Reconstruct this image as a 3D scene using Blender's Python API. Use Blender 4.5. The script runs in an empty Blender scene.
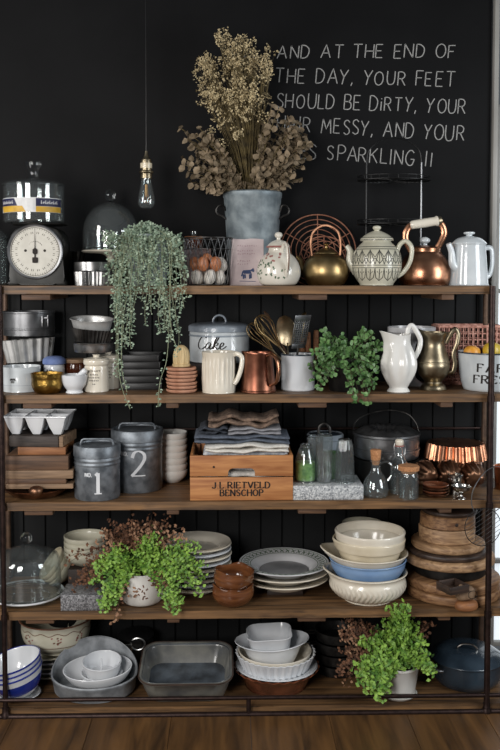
import bpy, bmesh, math, random
from mathutils import Vector, Matrix, Euler
random.seed(11)
R = random.Random(5)
PI = math.pi
SC = bpy.context.scene
COL = SC.collection
# ------------------------------------------------------------------ camera
F_PX = 900.0
TILT, YAW, SHIFT = math.radians(3.0), math.radians(-1.3), -50.0
CAMP = Vector((-0.082, -3.6, 1.78))
cam = bpy.data.cameras.new('camera'); cam.lens = 36.0 * F_PX / 750.0; cam.sensor_width = 36
cam.sensor_fit = 'AUTO'; cam.shift_y = SHIFT / 750.0; cam.clip_start = .05
camo = bpy.data.objects.new('camera', cam); COL.objects.link(camo)
camo.location = CAMP; camo.rotation_euler = (PI/2 - TILT, 0, YAW)
SC.camera = camo
CR = Euler((PI/2 - TILT, 0, YAW)).to_matrix()
def W(px, py, Y):
    """photo pixel -> world point on the vertical plane at depth Y"""
    d = CR @ Vector(((px-250)/F_PX, (375-py+SHIFT)/F_PX, -1))
    return CAMP + d*((Y-CAMP.y)/d.y)
def K(Y): return (3.6+Y)/F_PX
ZS = [W(250, y, 0).z for y in (285.8, 394.5, 501.5, 610.3, 706)]
def at(px, Y, sh, h=0.0, py=None):
    pys = (285, 390, 495, 598, 690)[sh]
    return Vector((W(px, py or pys, Y).x, Y, ZS[sh] + .0004 + h*K(Y)))
# ------------------------------------------------------------------ materials
def lin(h):
    h = h.lstrip('#'); c = [int(h[i:i+2], 16)/255 for i in (0, 2, 4)]
    return tuple((x/12.92 if x <= .04045 else ((x+.055)/1.055)**2.4) for x in c) + (1,)
def newmat(name):
    m = bpy.data.materials.new(name); m.use_nodes = True
    nt = m.node_tree; return m, nt, nt.nodes['Principled BSDF']
def setp(p, **k):
    for a, v in k.items():
        p.inputs[{'rough':'Roughness','metal':'Metallic','spec':'Specular IOR Level','coat':'Coat Weight','trans':'Transmission Weight','ior':'IOR','sheen':'Sheen Weight'}[a]].default_value = v
def ramp(nt, fac, stops):
    r = nt.nodes.new('ShaderNodeValToRGB'); e = r.color_ramp.elements
    while len(e) < len(stops): e.new(.5)
    for i, (p, c) in enumerate(stops): e[i].position = p; e[i].color = lin(c) if isinstance(c, str) else c
    nt.links.new(fac, r.inputs[0]); return r.outputs[0]
def noise(nt, scale, stretch=(1,1,1), detail=4, dist=0):
    tc = nt.nodes.new('ShaderNodeTexCoord'); mp = nt.nodes.new('ShaderNodeMapping')
    mp.inputs['Scale'].default_value = stretch
    n = nt.nodes.new('ShaderNodeTexNoise'); n.inputs['Scale'].default_value = scale; n.inputs['Detail'].default_value = detail
    n.inputs['Distortion'].default_value = dist
    nt.links.new(tc.outputs['Object'], mp.inputs[0]); nt.links.new(mp.outputs[0], n.inputs['Vector'])
    return n.outputs['Fac']
def addbump(nt, p, fac, strength, dist=.002):
    b = nt.nodes.new('ShaderNodeBump'); b.inputs['Strength'].default_value = strength; b.inputs['Distance'].default_value = dist
    nt.links.new(fac, b.inputs['Height']); nt.links.new(b.outputs[0], p.inputs['Normal'])
def mat(name, c1, c2=None, scale=14, stretch=(1,1,1), lo=.35, hi=.65, bump=0, bscale=None, detail=4, dist=0, rvar=0, **k):
    m, nt, p = newmat(name); setp(p, **k)
    f = noise(nt, scale, stretch, detail, dist)
    nt.links.new(ramp(nt, f, [(lo, c1), (hi, c2 or c1)]), p.inputs['Base Color'])
    if rvar:
        mr = nt.nodes.new('ShaderNodeMapRange'); mr.inputs[3].default_value = max(.02, k.get('rough', .5)-rvar); mr.inputs[4].default_value = k.get('rough', .5)+rvar
        nt.links.new(f, mr.inputs[0]); nt.links.new(mr.outputs[0], p.inputs['Roughness'])
    if bump: addbump(nt, p, noise(nt, bscale or scale*3, stretch), bump)
    return m
def glassmat(name, c='ffffff', rough=.04, ior=1.45, haze=.022):
    # thin-walled glass: clear where faced, mirror-like towards grazing angles, pale diffuse veil painted in for room reflections
    m, nt, p = newmat(name); N = nt.nodes; Lk = nt.links.new; N.remove(p)
    tr = N.new('ShaderNodeBsdfTransparent'); tr.inputs[0].default_value = lin(c)
    gl = N.new('ShaderNodeBsdfGlossy'); gl.inputs['Roughness'].default_value = rough
    fw = N.new('ShaderNodeLayerWeight'); fw.inputs[0].default_value = .5
    pw = N.new('ShaderNodeMath'); pw.operation = 'POWER'; pw.inputs[1].default_value = 3.6; Lk(fw.outputs['Facing'], pw.inputs[0])
    lw = N.new('ShaderNodeMath'); lw.operation = 'MULTIPLY_ADD'; lw.inputs[1].default_value = .8; lw.inputs[2].default_value = .09; Lk(pw.outputs[0], lw.inputs[0])
    df = N.new('ShaderNodeBsdfDiffuse'); df.inputs[0].default_value = (.75, .78, .78, 1)
    m1 = N.new('ShaderNodeMixShader'); Lk(lw.outputs[0], m1.inputs[0]); Lk(tr.outputs[0], m1.inputs[1]); Lk(gl.outputs[0], m1.inputs[2])
    m2 = N.new('ShaderNodeMixShader'); m2.inputs[0].default_value = haze; Lk(m1.outputs[0], m2.inputs[1]); Lk(df.outputs[0], m2.inputs[2])
    Lk(m2.outputs[0], N['Material Output'].inputs[0]); return m
def terrazzo(name, cols):
    m, nt, p = newmat(name); setp(p, rough=.35)
    tc = nt.nodes.new('ShaderNodeTexCoord'); v = nt.nodes.new('ShaderNodeTexVoronoi'); v.inputs['Scale'].default_value = 210
    nt.links.new(tc.outputs['Object'], v.inputs['Vector'])
    sp = nt.nodes.new('ShaderNodeSeparateColor'); nt.links.new(v.outputs['Color'], sp.inputs[0])
    nt.links.new(ramp(nt, sp.outputs[0], list(zip((0, .3, .6, .9), cols))), p.inputs['Base Color'])
    return m
def woodmat(name, dark, light, st=(3, 40, 40), rough=.6, bump=.25, scale=1.6, **k):
    return mat(name, dark, light, scale=scale, stretch=st, lo=.3, hi=.7, bump=bump, bscale=2.5, detail=8, dist=.6, rough=rough, **k)
M = {}
M['shelf'] = woodmat('shelf wood', '35261a', '86633f', (1.6, 34, 34), .55, .3)
M['pipe'] = mat('dark pipe', '2a1f1d', '3c2d29', 40, rough=.42, metal=.75)
M['pipeback'] = mat('brown pipe', '4b3a30', '66503f', 40, rough=.5, metal=.5)
M['wall'] = mat('black painted boards', '0c0d0e', '121314', 3, rough=.6, spec=.2, bump=.15, bscale=60)
M['chalkboard'] = mat('blackboard paint', '0f0f10', '151516', 2.2, rough=.7, spec=.12, bump=.1, bscale=120, detail=8)
M['chalk'] = mat('chalk', '858482', 'a8a7a4', 300, rough=.95)
M['floor'] = woodmat('oak floor', '3a2817', '6b4b2a', (14, 1.2, 8), .45, .15)
M['trim'] = mat('pale paint', '8d8b86', '9d9b96', 4, rough=.5)
M['white'] = mat('white glaze', 'd9d7d2', 'e6e4de', 6, rough=.18, coat=.4)
M['cool'] = mat('cool white glaze', 'cbced2', 'dcdee0', 6, rough=.16, coat=.4)
M['cream'] = mat('cream glaze', 'c9bda3', 'd8cdb6', 8, rough=.22, coat=.3)
M['ivory'] = mat('ivory glaze', 'd2c9b8', 'e0d9ca', 8, rough=.2, coat=.4)
M['sage'] = mat('sage cream glaze', 'b9b5a1', 'cdc9b6', 9, rough=.25, coat=.3)
M['greyplate'] = mat('grey white glaze', 'b9b9bc', 'd0d0d1', 7, rough=.2, coat=.4)
M['greydark'] = mat('grey glaze', '77787a', '939394', 7, rough=.25, coat=.3)
M['enamel'] = mat('white enamel', 'bfc5c8', 'd3d8da', 9, rough=.14, coat=.6)
M['bluegrey'] = mat('blue grey enamel', '7d8691', '98a1aa', 9, rough=.3, coat=.3)
M['cobalt'] = mat('cobalt enamel', '1a2a78', '24368c', 9, rough=.14, coat=.6)
M['blue'] = mat('blue glaze', '6f8fb8', '86a4c8', 9, rough=.22, coat=.4)
M['navyiron'] = mat('navy enamel', '232e38', '33404b', 9, rough=.25, coat=.4)
M['black'] = mat('black enamel', '121213', '1b1b1c', 9, rough=.3)
M['blackwire'] = mat('black wire', '161616', '222222', 30, rough=.4, metal=.6)
M['darkmetal'] = mat('dark tin', '2b2a29', '4a4846', 22, rough=.42, metal=.85, rvar=.12)
M['tin'] = mat('tin', '8c8c8c', 'b5b4b2', 25, rough=.3, metal=.95, rvar=.1)
M['pewter'] = mat('pewter', '6f7072', '8d8e90', 18, rough=.38, metal=.9, rvar=.1)
M['zinc'] = mat('zinc', '5b6167', '878d93', 26, rough=.45, metal=.55, detail=8, rvar=.12, bump=.08)
M['zincpan'] = mat('grey zinc', '73777b', '9b9fa3', 22, rough=.5, metal=.15, detail=8, rvar=.1, bump=.06)
M['bucket'] = mat('galvanised iron', '6f7a80', '98a2a6', 20, rough=.5, metal=.35, detail=8, rvar=.1, bump=.08)
M['brighttin'] = mat('bright tin', 'aaaaa8', 'cacac8', 20, rough=.35, metal=.45)
M['silver'] = mat('silver', 'b8b6b2', 'd4d2cc', 15, rough=.2, metal=1)
M['copper'] = mat('copper', 'a06c52', 'cd9878', 16, rough=.3, metal=1, rvar=.1)
M['oldcopper'] = mat('old copper', '5e4234', 'a27a60', 18, rough=.42, metal=1, rvar=.1)
M['jugcopper'] = mat('jug copper', '7a4b3b', 'a5715a', 14, rough=.33, metal=1, rvar=.08)
M['copperwire'] = mat('copper wire', '94604c', 'bd866c', 30, rough=.4, metal=.35)
M['brass'] = mat('brass', '8d7650', 'b89e70', 16, rough=.36, metal=1, rvar=.08)
M['oldbrass'] = mat('aged brass', '80745e', 'aa9d84', 18, rough=.36, metal=1, rvar=.08)
M['goldhammer'] = mat('hammered brass', '7c5f2b', 'b28f4a', 20, rough=.3, metal=1, bump=.8, bscale=95)
M['glass'] = glassmat('clear glass', 'f8fbfb')
def solidglass():
    m, nt, p = newmat('solid glass'); setp(p, trans=1, rough=.03, ior=1.5); p.inputs['Base Color'].default_value = lin('f6fafa'); return m
M['solidglass'] = solidglass()
M['greenfill'] = mat('green filling', '5d8f3c', '86b45e', 60, rough=.4)
M['greenglass'] = glassmat('green glass', '9cc878', .05, haze=.1)
M['amber'] = mat('amber glass', '3d1c0e', '5a2b16', 12, rough=.12, coat=.5)
M['cork'] = mat('cork', '9a6842', 'c08b60', 160, rough=.85, bump=.3)
M['terracotta'] = mat('terracotta', 'a5735a', 'c29277', 40, rough=.85, bump=.2, bscale=150)
M['reamer'] = mat('pale wood', 'b59a6c', 'd3bb8d', 60, stretch=(1,1,.2), rough=.6)
M['crate'] = woodmat('crate wood', '8d552c', 'bd8450', (3, 30, 30), .65, .2)
M['ink'] = mat('black ink', '17120f', '231b16', 90, rough=.8)
M['boarda'] = woodmat('board brown', '3f2c1f', '6d503a', (4, 30, 40), .65)
M['boardb'] = woodmat('board orange', '70462a', '9a673f', (4, 30, 40), .6)
M['boardc'] = woodmat('board pale', '5f4a37', '967a60', (4, 30, 40), .7)
M['boardd'] = woodmat('board dark', '26201d', '4a403a', (4, 30, 40), .65)
M['round'] = woodmat('round board', '5a3a26', 'a37c56', (4, 26, 60), .55)
M['roundb'] = woodmat('pale round board', '6d5039', 'b8946e', (4, 26, 60), .6)
M['roundd'] = woodmat('dark round board', '241a16', '47362c', (4, 26, 60), .5)
M['bowlwood'] = woodmat('polished wood', '4a2818', '80502f', (6, 6, 30), .16, .03, coat=.7)
M['darkbox'] = woodmat('dark box', '1c1411', '33241c', (3, 30, 30), .6)
M['terrazzo'] = terrazzo('terrazzo', ('6a6e72', '9a9da0', 'b3b6b8', 'cfd1d0'))
M['granite'] = terrazzo('granite', ('3c3c3e', '5a5a5c', '77777a', '929294'))
M['blacktray'] = mat('black tray', '0a0a0b', '141415', 30, rough=.45)
M['inkgrey'] = mat('grey black ink', '33332f', '4a4a44', 90, rough=.5)
M['paper'] = mat('old paper', 'b3a2a4', 'cbbdbb', 10, rough=.8)
M['pinkbox'] = mat('pink card', 'a58b88', 'bba09b', 10, rough=.8)
M['printblue'] = mat('blue print', '2c3a5c', '3c4a6c', 50, rough=.8)
M['printred'] = mat('faded print', '8d6f74', '9a7d80', 50, rough=.8)
M['labelyellow'] = mat('yellow print', 'b98f22', 'cfa63a', 30, rough=.5)
M['labelwhite'] = mat('white print', 'c4c4c4', 'd3d3d2', 30, rough=.5)
M['labelblue'] = mat('navy print', '16183a', '202348', 30, rough=.5)
M['dial'] = mat('dial face', '9f9b8e', 'aeaa9d', 20, rough=.35)
M['scale'] = mat('scale body', '171715', '242421', 20, rough=.4, metal=.3)
M['clothwhite'] = mat('white linen', 'c9c5bd', 'dedad2', 90, rough=.95, bump=.4, bscale=400)
M['clothblue'] = mat('slate linen', '4a515d', '626a77', 80, rough=.95, bump=.4, bscale=400)
M['clothgrey'] = mat('grey linen', '85858a', '9c9ca0', 80, rough=.95, bump=.4, bscale=400)
M['clothbrown'] = mat('brown wool', '54443a', '8a7362', 70, rough=1, bump=.9, bscale=300)
M['clothdark'] = mat('dark linen', '2c3038', '41464f', 80, rough=.95, bump=.4, bscale=400)
M['clothpale'] = mat('blue striped cotton', '9aa0ab', 'c8c8c8', 26, stretch=(4,1,1), rough=.95)
M['bluelid'] = mat('blue cloth', '5b6ea0', '7486b4', 30, rough=.85)
M['egg'] = mat('brown egg', 'a9663f', 'c0805a', 60, rough=.45)
M['eggw'] = mat('white egg', 'c9c2b8', 'd8d3ca', 60, rough=.4)
M['orange'] = mat('orange peel', 'd08a2c', 'e0a244', 60, rough=.4, bump=.15, bscale=250)
M['lemon'] = mat('yellow apple', 'c4a02e', 'd3b64c', 20, rough=.35)
M['redapple'] = mat('dark red apple', '4a1a1d', '6e2b28', 20, rough=.3)
M['wicker'] = mat('reddish wicker', '9a6557', 'd2a08f', 60, rough=.7)
M['soil'] = mat('soil', '1f1712', '33261d', 80, rough=1)
M['leafpale'] = mat('pale leaves', '5f7662', 'a9baa2', 45, rough=.6)
M['fern'] = mat('fern green', '4a7628', '93b84c', 30, rough=.5)
M['fernd'] = mat('deep fern green', '2f4f22', '587c38', 30, rough=.5)
M['dryfern'] = mat('dried fern', '3d271b', '7a5238', 40, rough=.85)
M['dryfernl'] = mat('pale dried fern', '6b4a35', 'a88265', 40, rough=.85)
M['ivy'] = mat('ivy green', '33572a', '6f9459', 35, rough=.45)
M['euca'] = mat('dried eucalyptus', '5a4d39', '94826a', 30, rough=.8)
M['flower'] = mat('dried blossom', 'a3916c', 'dccba2', 60, rough=.9)
M['stem'] = mat('dry stem', '453b26', '6c5d38', 40, rough=.8)
M['greenstem'] = mat('brown stem', '2c2016', '4a3826', 40, rough=.7)
M['palestem'] = mat('pale stem', '7d8668', '9aa184', 40, rough=.7)
M['pipewhite'] = mat('floral glaze', 'c9c3b6', 'dcd7cb', 9, rough=.18, coat=.5)
M['flgreen'] = mat('painted leaf', '4c5e4d', '66765f', 60, rough=.25)
M['flpink'] = mat('painted rose', '8f5f5a', 'a97a72', 60, rough=.25)
M['flbrown'] = mat('painted brown', '5c3a2a', '73503c', 60, rough=.3)
M['iron'] = mat('cast iron', '151414', '242220', 30, rough=.5, metal=.5)
M['stoneware'] = mat('stoneware', '4f5152', '77766f', 12, rough=.3, coat=.3)
M['stonewarein'] = mat('stoneware glaze', '35373a', '5c646c', 10, rough=.16, coat=.5)
M['brownglaze'] = mat('brown glaze', '4e2b1d', '75452f', 12, rough=.2, coat=.5)
M['filament'] = mat('filament', 'a0703c', 'c89a5c', 30, rough=.4, metal=.6)
# ------------------------------------------------------------------ mesh builder
def cr(pts, n=6, closed=False):
    """Catmull-Rom through pts"""
    P = [Vector(p) for p in pts]; out = []
    L = len(P); m = L if closed else L-1
    for i in range(m):
        if closed: a, b, c, d = P[i-1], P[i], P[(i+1) % L], P[(i+2) % L]
        else: a, b, c, d = P[max(i-1, 0)], P[i], P[i+1], P[min(i+2, L-1)]
        for j in range(n):
            t = j/n
            out.append(.5*((2*b)+(c-a)*t+(2*a-5*b+4*c-d)*t*t+(3*b-a-3*c+d)*t**3))
    if not closed: out.append(P[-1])
    return out
def sm(prof, n=4):
    lo, hi = min(b for a, b in prof), max(b for a, b in prof)
    return [(max(p[0], 0), min(max(p[1], lo), hi)) for p in cr([(a, b, 0) for a, b in prof], n)]
def shell(outer, t):
    """closed thin-walled profile: outer from axis to rim, then back down the inside"""
    n = len(outer); inn = []
    for i in range(n):
        a = outer[max(i-1, 0)]; b = outer[min(i+1, n-1)]
        dx, dz = b[0]-a[0], b[1]-a[1]; l = math.hypot(dx, dz) or 1
        q = (max(outer[i][0]-dz/l*t, 0), outer[i][1]+dx/l*t)
        inn.append(q)
    inn[0] = (0, inn[0][1]); inn[-1] = (outer[-1][0]-t, outer[-1][1])
    top = ((outer[-1][0]+inn[-1][0])/2, outer[-1][1]+t*.35)
    return list(outer)+[top]+inn[::-1]
class MB:
    def __init__(s): s.v = []; s.f = []
    def add(s, vs, fs, Mx=None):
        o = len(s.v)
        s.v += [tuple(Mx @ Vector(q)) if Mx else tuple(q) for q in vs]
        s.f += [tuple(i+o for i in f) for f in fs]; return s
    def lathe(s, prof, k=1.0, seg=40, mod=None, Mx=None, ell=(1, 1), loop=False):
        vs = []; rings = []
        for i, (r, z) in enumerate(prof):
            if r < 1e-5: rings.append([len(vs)]); vs.append((0, 0, z*k)); continue
            ring = []
            for j in range(seg):
                a = 2*PI*j/seg; rr, zz = (r, z) if mod is None else mod(a, r, z, i)
                ring.append(len(vs)); vs.append((rr*k*math.sin(a)*ell[0], -rr*k*math.cos(a)*ell[1], zz*k))
            rings.append(ring)
        fs = []
        pairs = list(zip(rings[:-1], rings[1:]))
        if loop: pairs.append((rings[-1], rings[0]))
        for A, B in pairs:
            if len(A) == 1 and len(B) == 1: continue
            for j in range(seg):
                j2 = (j+1) % seg
                if len(A) == 1: fs.append((A[0], B[j2], B[j]))
                elif len(B) == 1: fs.append((A[j], A[j2], B[0]))
                else: fs.append((A[j], A[j2], B[j2], B[j]))
        return s.add(vs, fs, Mx)
    def tube(s, pts, r, n=8, closed=False, Mx=None, flat=None):
        P = [Vector(p) for p in pts]; L = len(P); vs = []; fs = []
        rad = r if isinstance(r, (list, tuple)) else [r]*L
        T = []
        for i in range(L):
            a = P[i-1] if (closed or i) else P[i]; b = P[(i+1) % L] if (closed or i < L-1) else P[i]
            T.append((b-a).normalized() if (b-a).length > 1e-9 else Vector((0, 0, 1)))
        up = Vector((0, 0, 1)) if abs(T[0].z) < .9 else Vector((1, 0, 0))
        N = (up - T[0]*up.dot(T[0])).normalized()
        for i in range(L):
            N = (N - T[i]*N.dot(T[i])); N = N.normalized() if N.length > 1e-6 else T[i].orthogonal().normalized()
            Bn = T[i].cross(N)
            for j in range(n):
                a = 2*PI*j/n
                vs.append(P[i] + (N*math.cos(a)*(flat or 1) + Bn*math.sin(a))*rad[i])
        for i in range(L if closed else L-1):
            o, q = i*n, ((i+1) % L)*n
            for j in range(n): fs.append((o+j, o+(j+1) % n, q+(j+1) % n, q+j))
        if not closed: fs += [tuple(range(n))[::-1], tuple(range((L-1)*n, L*n))]
        return s.add(vs, fs, Mx)
    def box(s, c, d, bev=.002, Mx=None, seg=2):
        bm = bmesh.new(); bmesh.ops.create_cube(bm, size=1)
        for v in bm.verts: v.co = Vector((v.co.x*d[0]+c[0], v.co.y*d[1]+c[1], v.co.z*d[2]+c[2]))
        if bev: bmesh.ops.bevel(bm, geom=bm.edges[:], offset=min(bev, min(d)*.45), segments=seg, profile=.5, affect='EDGES')
        return s.bm(bm, Mx)
    def bm(s, bm, Mx=None):
        bm.verts.index_update()
        s.add([v.co[:] for v in bm.verts], [[v.index for v in f.verts] for f in bm.faces], Mx); bm.free(); return s
    def prism(s, outl, y0, y1, k=1, bev=0, Mx=None):
        """outline in the x-z plane, extruded along y"""
        bm = bmesh.new(); a = [bm.verts.new((x*k, y0, z*k)) for x, z in outl]; b = [bm.verts.new((x*k, y1, z*k)) for x, z in outl]
        n = len(outl); bm.faces.new(a); bm.faces.new(b[::-1])
        for i in range(n): bm.faces.new((a[i], b[i], b[(i+1) % n], a[(i+1) % n]))
        if bev: bmesh.ops.bevel(bm, geom=[e for e in bm.edges if abs(e.verts[0].co.y-e.verts[1].co.y) < 1e-6], offset=bev, segments=2, profile=.5, affect='EDGES')
        return s.bm(bm, Mx)
    def ball(s, c, r, seg=16, Mx=None, sc=(1, 1, 1)):
        pr = [(math.sin(PI*i/10)*1.0, -math.cos(PI*i/10)) for i in range(11)]; pr[0] = (0, -1); pr[-1] = (0, 1)
        m = Matrix.Translation(c) @ Matrix.Diagonal((r*sc[0], r*sc[1], r*sc[2], 1))
        return s.lathe(pr, 1, seg, Mx=(Mx @ m) if Mx else m)
    def obj(s, name, m, parent=None, smooth=40, fix=True, loc=None, rot=None):
        me = bpy.data.meshes.new(name); me.from_pydata(s.v, [], s.f)
        if fix:
            b = bmesh.new(); b.from_mesh(me); bmesh.ops.recalc_face_normals(b, faces=b.faces); b.to_mesh(me); b.free()
        me.materials.append(M[m] if isinstance(m, str) else m)
        if smooth:
            me.polygons.foreach_set('use_smooth', [True]*len(me.polygons))
            me.set_sharp_from_angle(angle=math.radians(smooth))
        o = bpy.data.objects.new(name, me); COL.objects.link(o)
        if parent: o.parent = parent
        if loc is not None: o.location = loc
        if rot is not None: o.rotation_euler = rot
        return o
def tag(o, label, cat=None, group=None, kind=None):
    if label: o['label'] = label
    if cat: o['category'] = cat
    if group: o['group'] = group
    if kind: o['kind'] = kind
    return o
def thing(name, label, cat, loc, rot=(0, 0, 0), group=None):
    o = bpy.data.objects.new(name, None); o.empty_display_size = .03; COL.objects.link(o)
    o.location = loc; o.rotation_euler = rot
    return tag(o, label, cat, group)
def solo(name, label, cat, mb, m, loc, rot=(0, 0, 0), group=None, smooth=40):
    return tag(mb.obj(name, m, None, smooth, True, loc, rot), label, cat, group)
def dup(root, loc, rot=None, label=None, group=None, scale=None):
    r = root.copy(); COL.objects.link(r); r.location = loc
    if rot is not None: r.rotation_euler = rot
    if scale: r.scale = scale
    if label: r['label'] = label
    if group: r['group'] = group
    for ch in list(root.children):
        c = ch.copy(); COL.objects.link(c); c.parent = r
        for g in ch.children:
            d = g.copy(); COL.objects.link(d); d.parent = c
    return r
def deg(*a): return tuple(math.radians(x) for x in a)
# ------------------------------------------------------------------ lettering
FONT = {
 'A': (.7, [[(0,0),(.35,1),(.7,0)], [(.13,.36),(.57,.36)]]),
 'B': (.55, [[(0,0),(0,1)], 's', [(0,1),(.3,1),(.46,.9),(.46,.65),(.3,.53),(0,.53)], 's', [(.28,.53),(.5,.42),(.53,.15),(.36,0),(0,0)]]),
 'C': (.62, ['s', [(.6,.82),(.45,.97),(.25,.97),(.05,.72),(0,.45),(.08,.15),(.3,0),(.5,.05),(.62,.2)]]),
 'D': (.62, [[(0,0),(0,1)], 's', [(0,1),(.28,.98),(.55,.75),(.6,.45),(.48,.12),(.25,0),(0,0)]]),
 'E': (.5, [[(0,0),(0,1)], [(0,1),(.48,1)], [(0,.52),(.4,.52)], [(0,0),(.5,0)]]),
 'F': (.5, [[(0,0),(0,1)], [(0,1),(.5,1)], [(0,.52),(.4,.52)]]),
 'G': (.66, ['s', [(.6,.85),(.42,1),(.2,.92),(.03,.6),(.05,.25),(.25,.02),(.5,.05),(.64,.4)], [(.38,.42),(.66,.42)]]),
 'H': (.6, [[(0,0),(0,1)], [(.6,0),(.6,1)], [(0,.5),(.6,.5)]]),
 'I': (.1, [[(.05,0),(.05,1)]]),
 'i': (.1, [[(.05,0),(.05,.68)], [(.05,.86),(.06,.92)]]),
 'J': (.45, ['s', [(.42,1),(.42,.25),(.3,.02),(.1,.03),(0,.2)]]),
 'K': (.58, [[(0,0),(0,1)], [(.55,1),(0,.42)], [(.18,.58),(.58,0)]]),
 'L': (.48, [[(0,1),(0,0)], [(0,0),(.48,0)]]),
 'M': (.8, [[(0,0),(.1,1)], [(.1,1),(.4,.3),(.7,1)], [(.7,1),(.8,0)]]),
 'N': (.62, [[(0,0),(0,1)], [(0,1),(.62,0)], [(.62,0),(.62,1)]]),
 'O': (.68, ['s', [(.34,1),(.1,.85),(0,.5),(.1,.14),(.34,0),(.58,.14),(.68,.5),(.58,.86),(.34,1)]]),
 'P': (.52, [[(0,0),(0,1)], 's', [(0,1),(.3,1),(.5,.85),(.5,.62),(.3,.48),(0,.48)]]),
 'R': (.58, [[(0,0),(0,1)], 's', [(0,1),(.3,1),(.5,.85),(.48,.62),(.3,.5),(0,.5)], [(.25,.5),(.58,0)]]),
 'S': (.5, ['s', [(.48,.85),(.3,1),(.08,.92),(.04,.7),(.25,.53),(.46,.35),(.46,.12),(.25,0),(.02,.12)]]),
 'T': (.62, [[(0,1),(.62,1)], [(.31,1),(.31,0)]]),
 'U': (.6, ['s', [(0,1),(.0,.35),(.12,.05),(.32,0),(.52,.1),(.6,.4),(.6,1)]]),
 'V': (.66, [[(0,1),(.33,0),(.66,1)]]),
 'Y': (.6, [[(0,1),(.3,.5)], [(.6,1),(.3,.5),(.2,0)]]),
 ',': (.15, [[(.1,.08),(.02,-.15)]]), '.': (.12, [[(.03,0),(.08,.03)]]), '!': (.1, [[(.06,1),(.04,.0)]]),
 '1': (.36, [[(.18,0),(.18,1)], [(.18,1),(0,.86)]]),
 '2': (.6, ['s', [(.03,.74),(.12,.94),(.32,1),(.52,.88),(.54,.68),(.38,.42),(.12,.14),(.0,.02)], [(0,.03),(.58,.03)]]),
}
def strokes(txt, gap=.22, space=.45, serif=0.0, jit=0.0, rr=None):
    """list of polylines in text units (cap height 1) and the total width"""
    x = 0; out = []
    for ch in txt:
        if ch == ' ': x += space; continue
        w, st = FONT[ch]; s = False
        dx, dy = (rr.uniform(-jit, jit), rr.uniform(-jit, jit)*.7) if rr else (0, 0)
        scl = 1+(rr.uniform(-jit, jit) if rr else 0)
        for p in st:
            if p == 's': s = True; continue
            q = [(a, b, 0) for a, b in p]
            q = [(v.x, v.y) for v in cr(q, 5)] if s else p
            out.append([(x+dx+a*scl, dy+b*scl) for a, b in q])
            if serif and not s and ch not in ',.':
                for (a, b), (c, d) in ((p[0], p[1]), (p[-1], p[-2])):
                    if abs(b-d) > abs(a-c)*1.2 and (b in (0, 1)): out.append([(x+a-serif, b), (x+a+serif, b)])
                    elif abs(a-c) > .2 and abs(b-d) < .05 and a > .3 and b in (0, 1): out.append([(x+a, b), (x+a, b+(-.17 if b else .17))])
            s = False
        x += w+gap
    return out, x-gap
def ribbons(mb, lines, fmap, thick, thin, rise=.0006):
    """raised ribbons on a surface; fmap(u, v) -> point, normal ; widths in u-v units"""
    for ln in lines:
        L = len(ln); vs = []; fs = []
        for i in range(L):
            a = ln[max(i-1, 0)]; b = ln[min(i+1, L-1)]
            dx, dy = b[0]-a[0], b[1]-a[1]; l = math.hypot(dx, dy) or 1
            w = (thin+(thick-thin)*abs(dy)/l)/2
            nx, ny = -dy/l*w, dx/l*w
            for sg in (1, -1):
                p, n = fmap(ln[i][0]+nx*sg, ln[i][1]+ny*sg)
                vs += [p-n*.0004, p+n*rise]
        for i in range(L-1):
            o = i*4; q = o+4
            fs += [(o+1, o+3, q+3, q+1), (o, o+1, q+1, q), (o+3, o+2, q+2, q+3)]
        fs += [(0, 2, 3, 1), (4*L-4, 4*L-3, 4*L-1, 4*L-2)]
        mb.add(vs, fs)
    return mb
def dense(lines, step):
    out = []
    for ln in lines:
        q = [ln[0]]
        for a, b in zip(ln[:-1], ln[1:]):
            n = max(1, int(math.hypot(b[0]-a[0], b[1]-a[1])/step))
            for i in range(1, n+1): q.append((a[0]+(b[0]-a[0])*i/n, a[1]+(b[1]-a[1])*i/n))
        out.append(q)
    return out
def on_lathe(prof, k, a0=0.0):
    """(arc px from the front, height px) -> point and normal on a lathe's outer profile (px)"""
    pr = [p for p in prof if p[0] > 1e-4]
    def f(u, v):
        r = pr[-1][0]
        for (r0, z0), (r1, z1) in zip(pr[:-1], pr[1:]):
            if z1 > z0 and z0 <= v <= z1: r = r0+(r1-r0)*(v-z0)/(z1-z0); break
        a = a0+u/max(r, 1)
        n = Vector((math.sin(a), -math.cos(a), 0))
        return Vector((n.x*r*k, n.y*r*k, v*k)), n
    return f
def on_flat(y, k=1.0):
    n = Vector((0, -1, 0))
    return lambda u, v: (Vector((u*k, y, v*k)), n)
def place_lines(lines, sx, ox, oy, sy=None): return [[(ox+a*sx, oy+b*(sy or sx)) for a, b in ln] for ln in lines]
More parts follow.
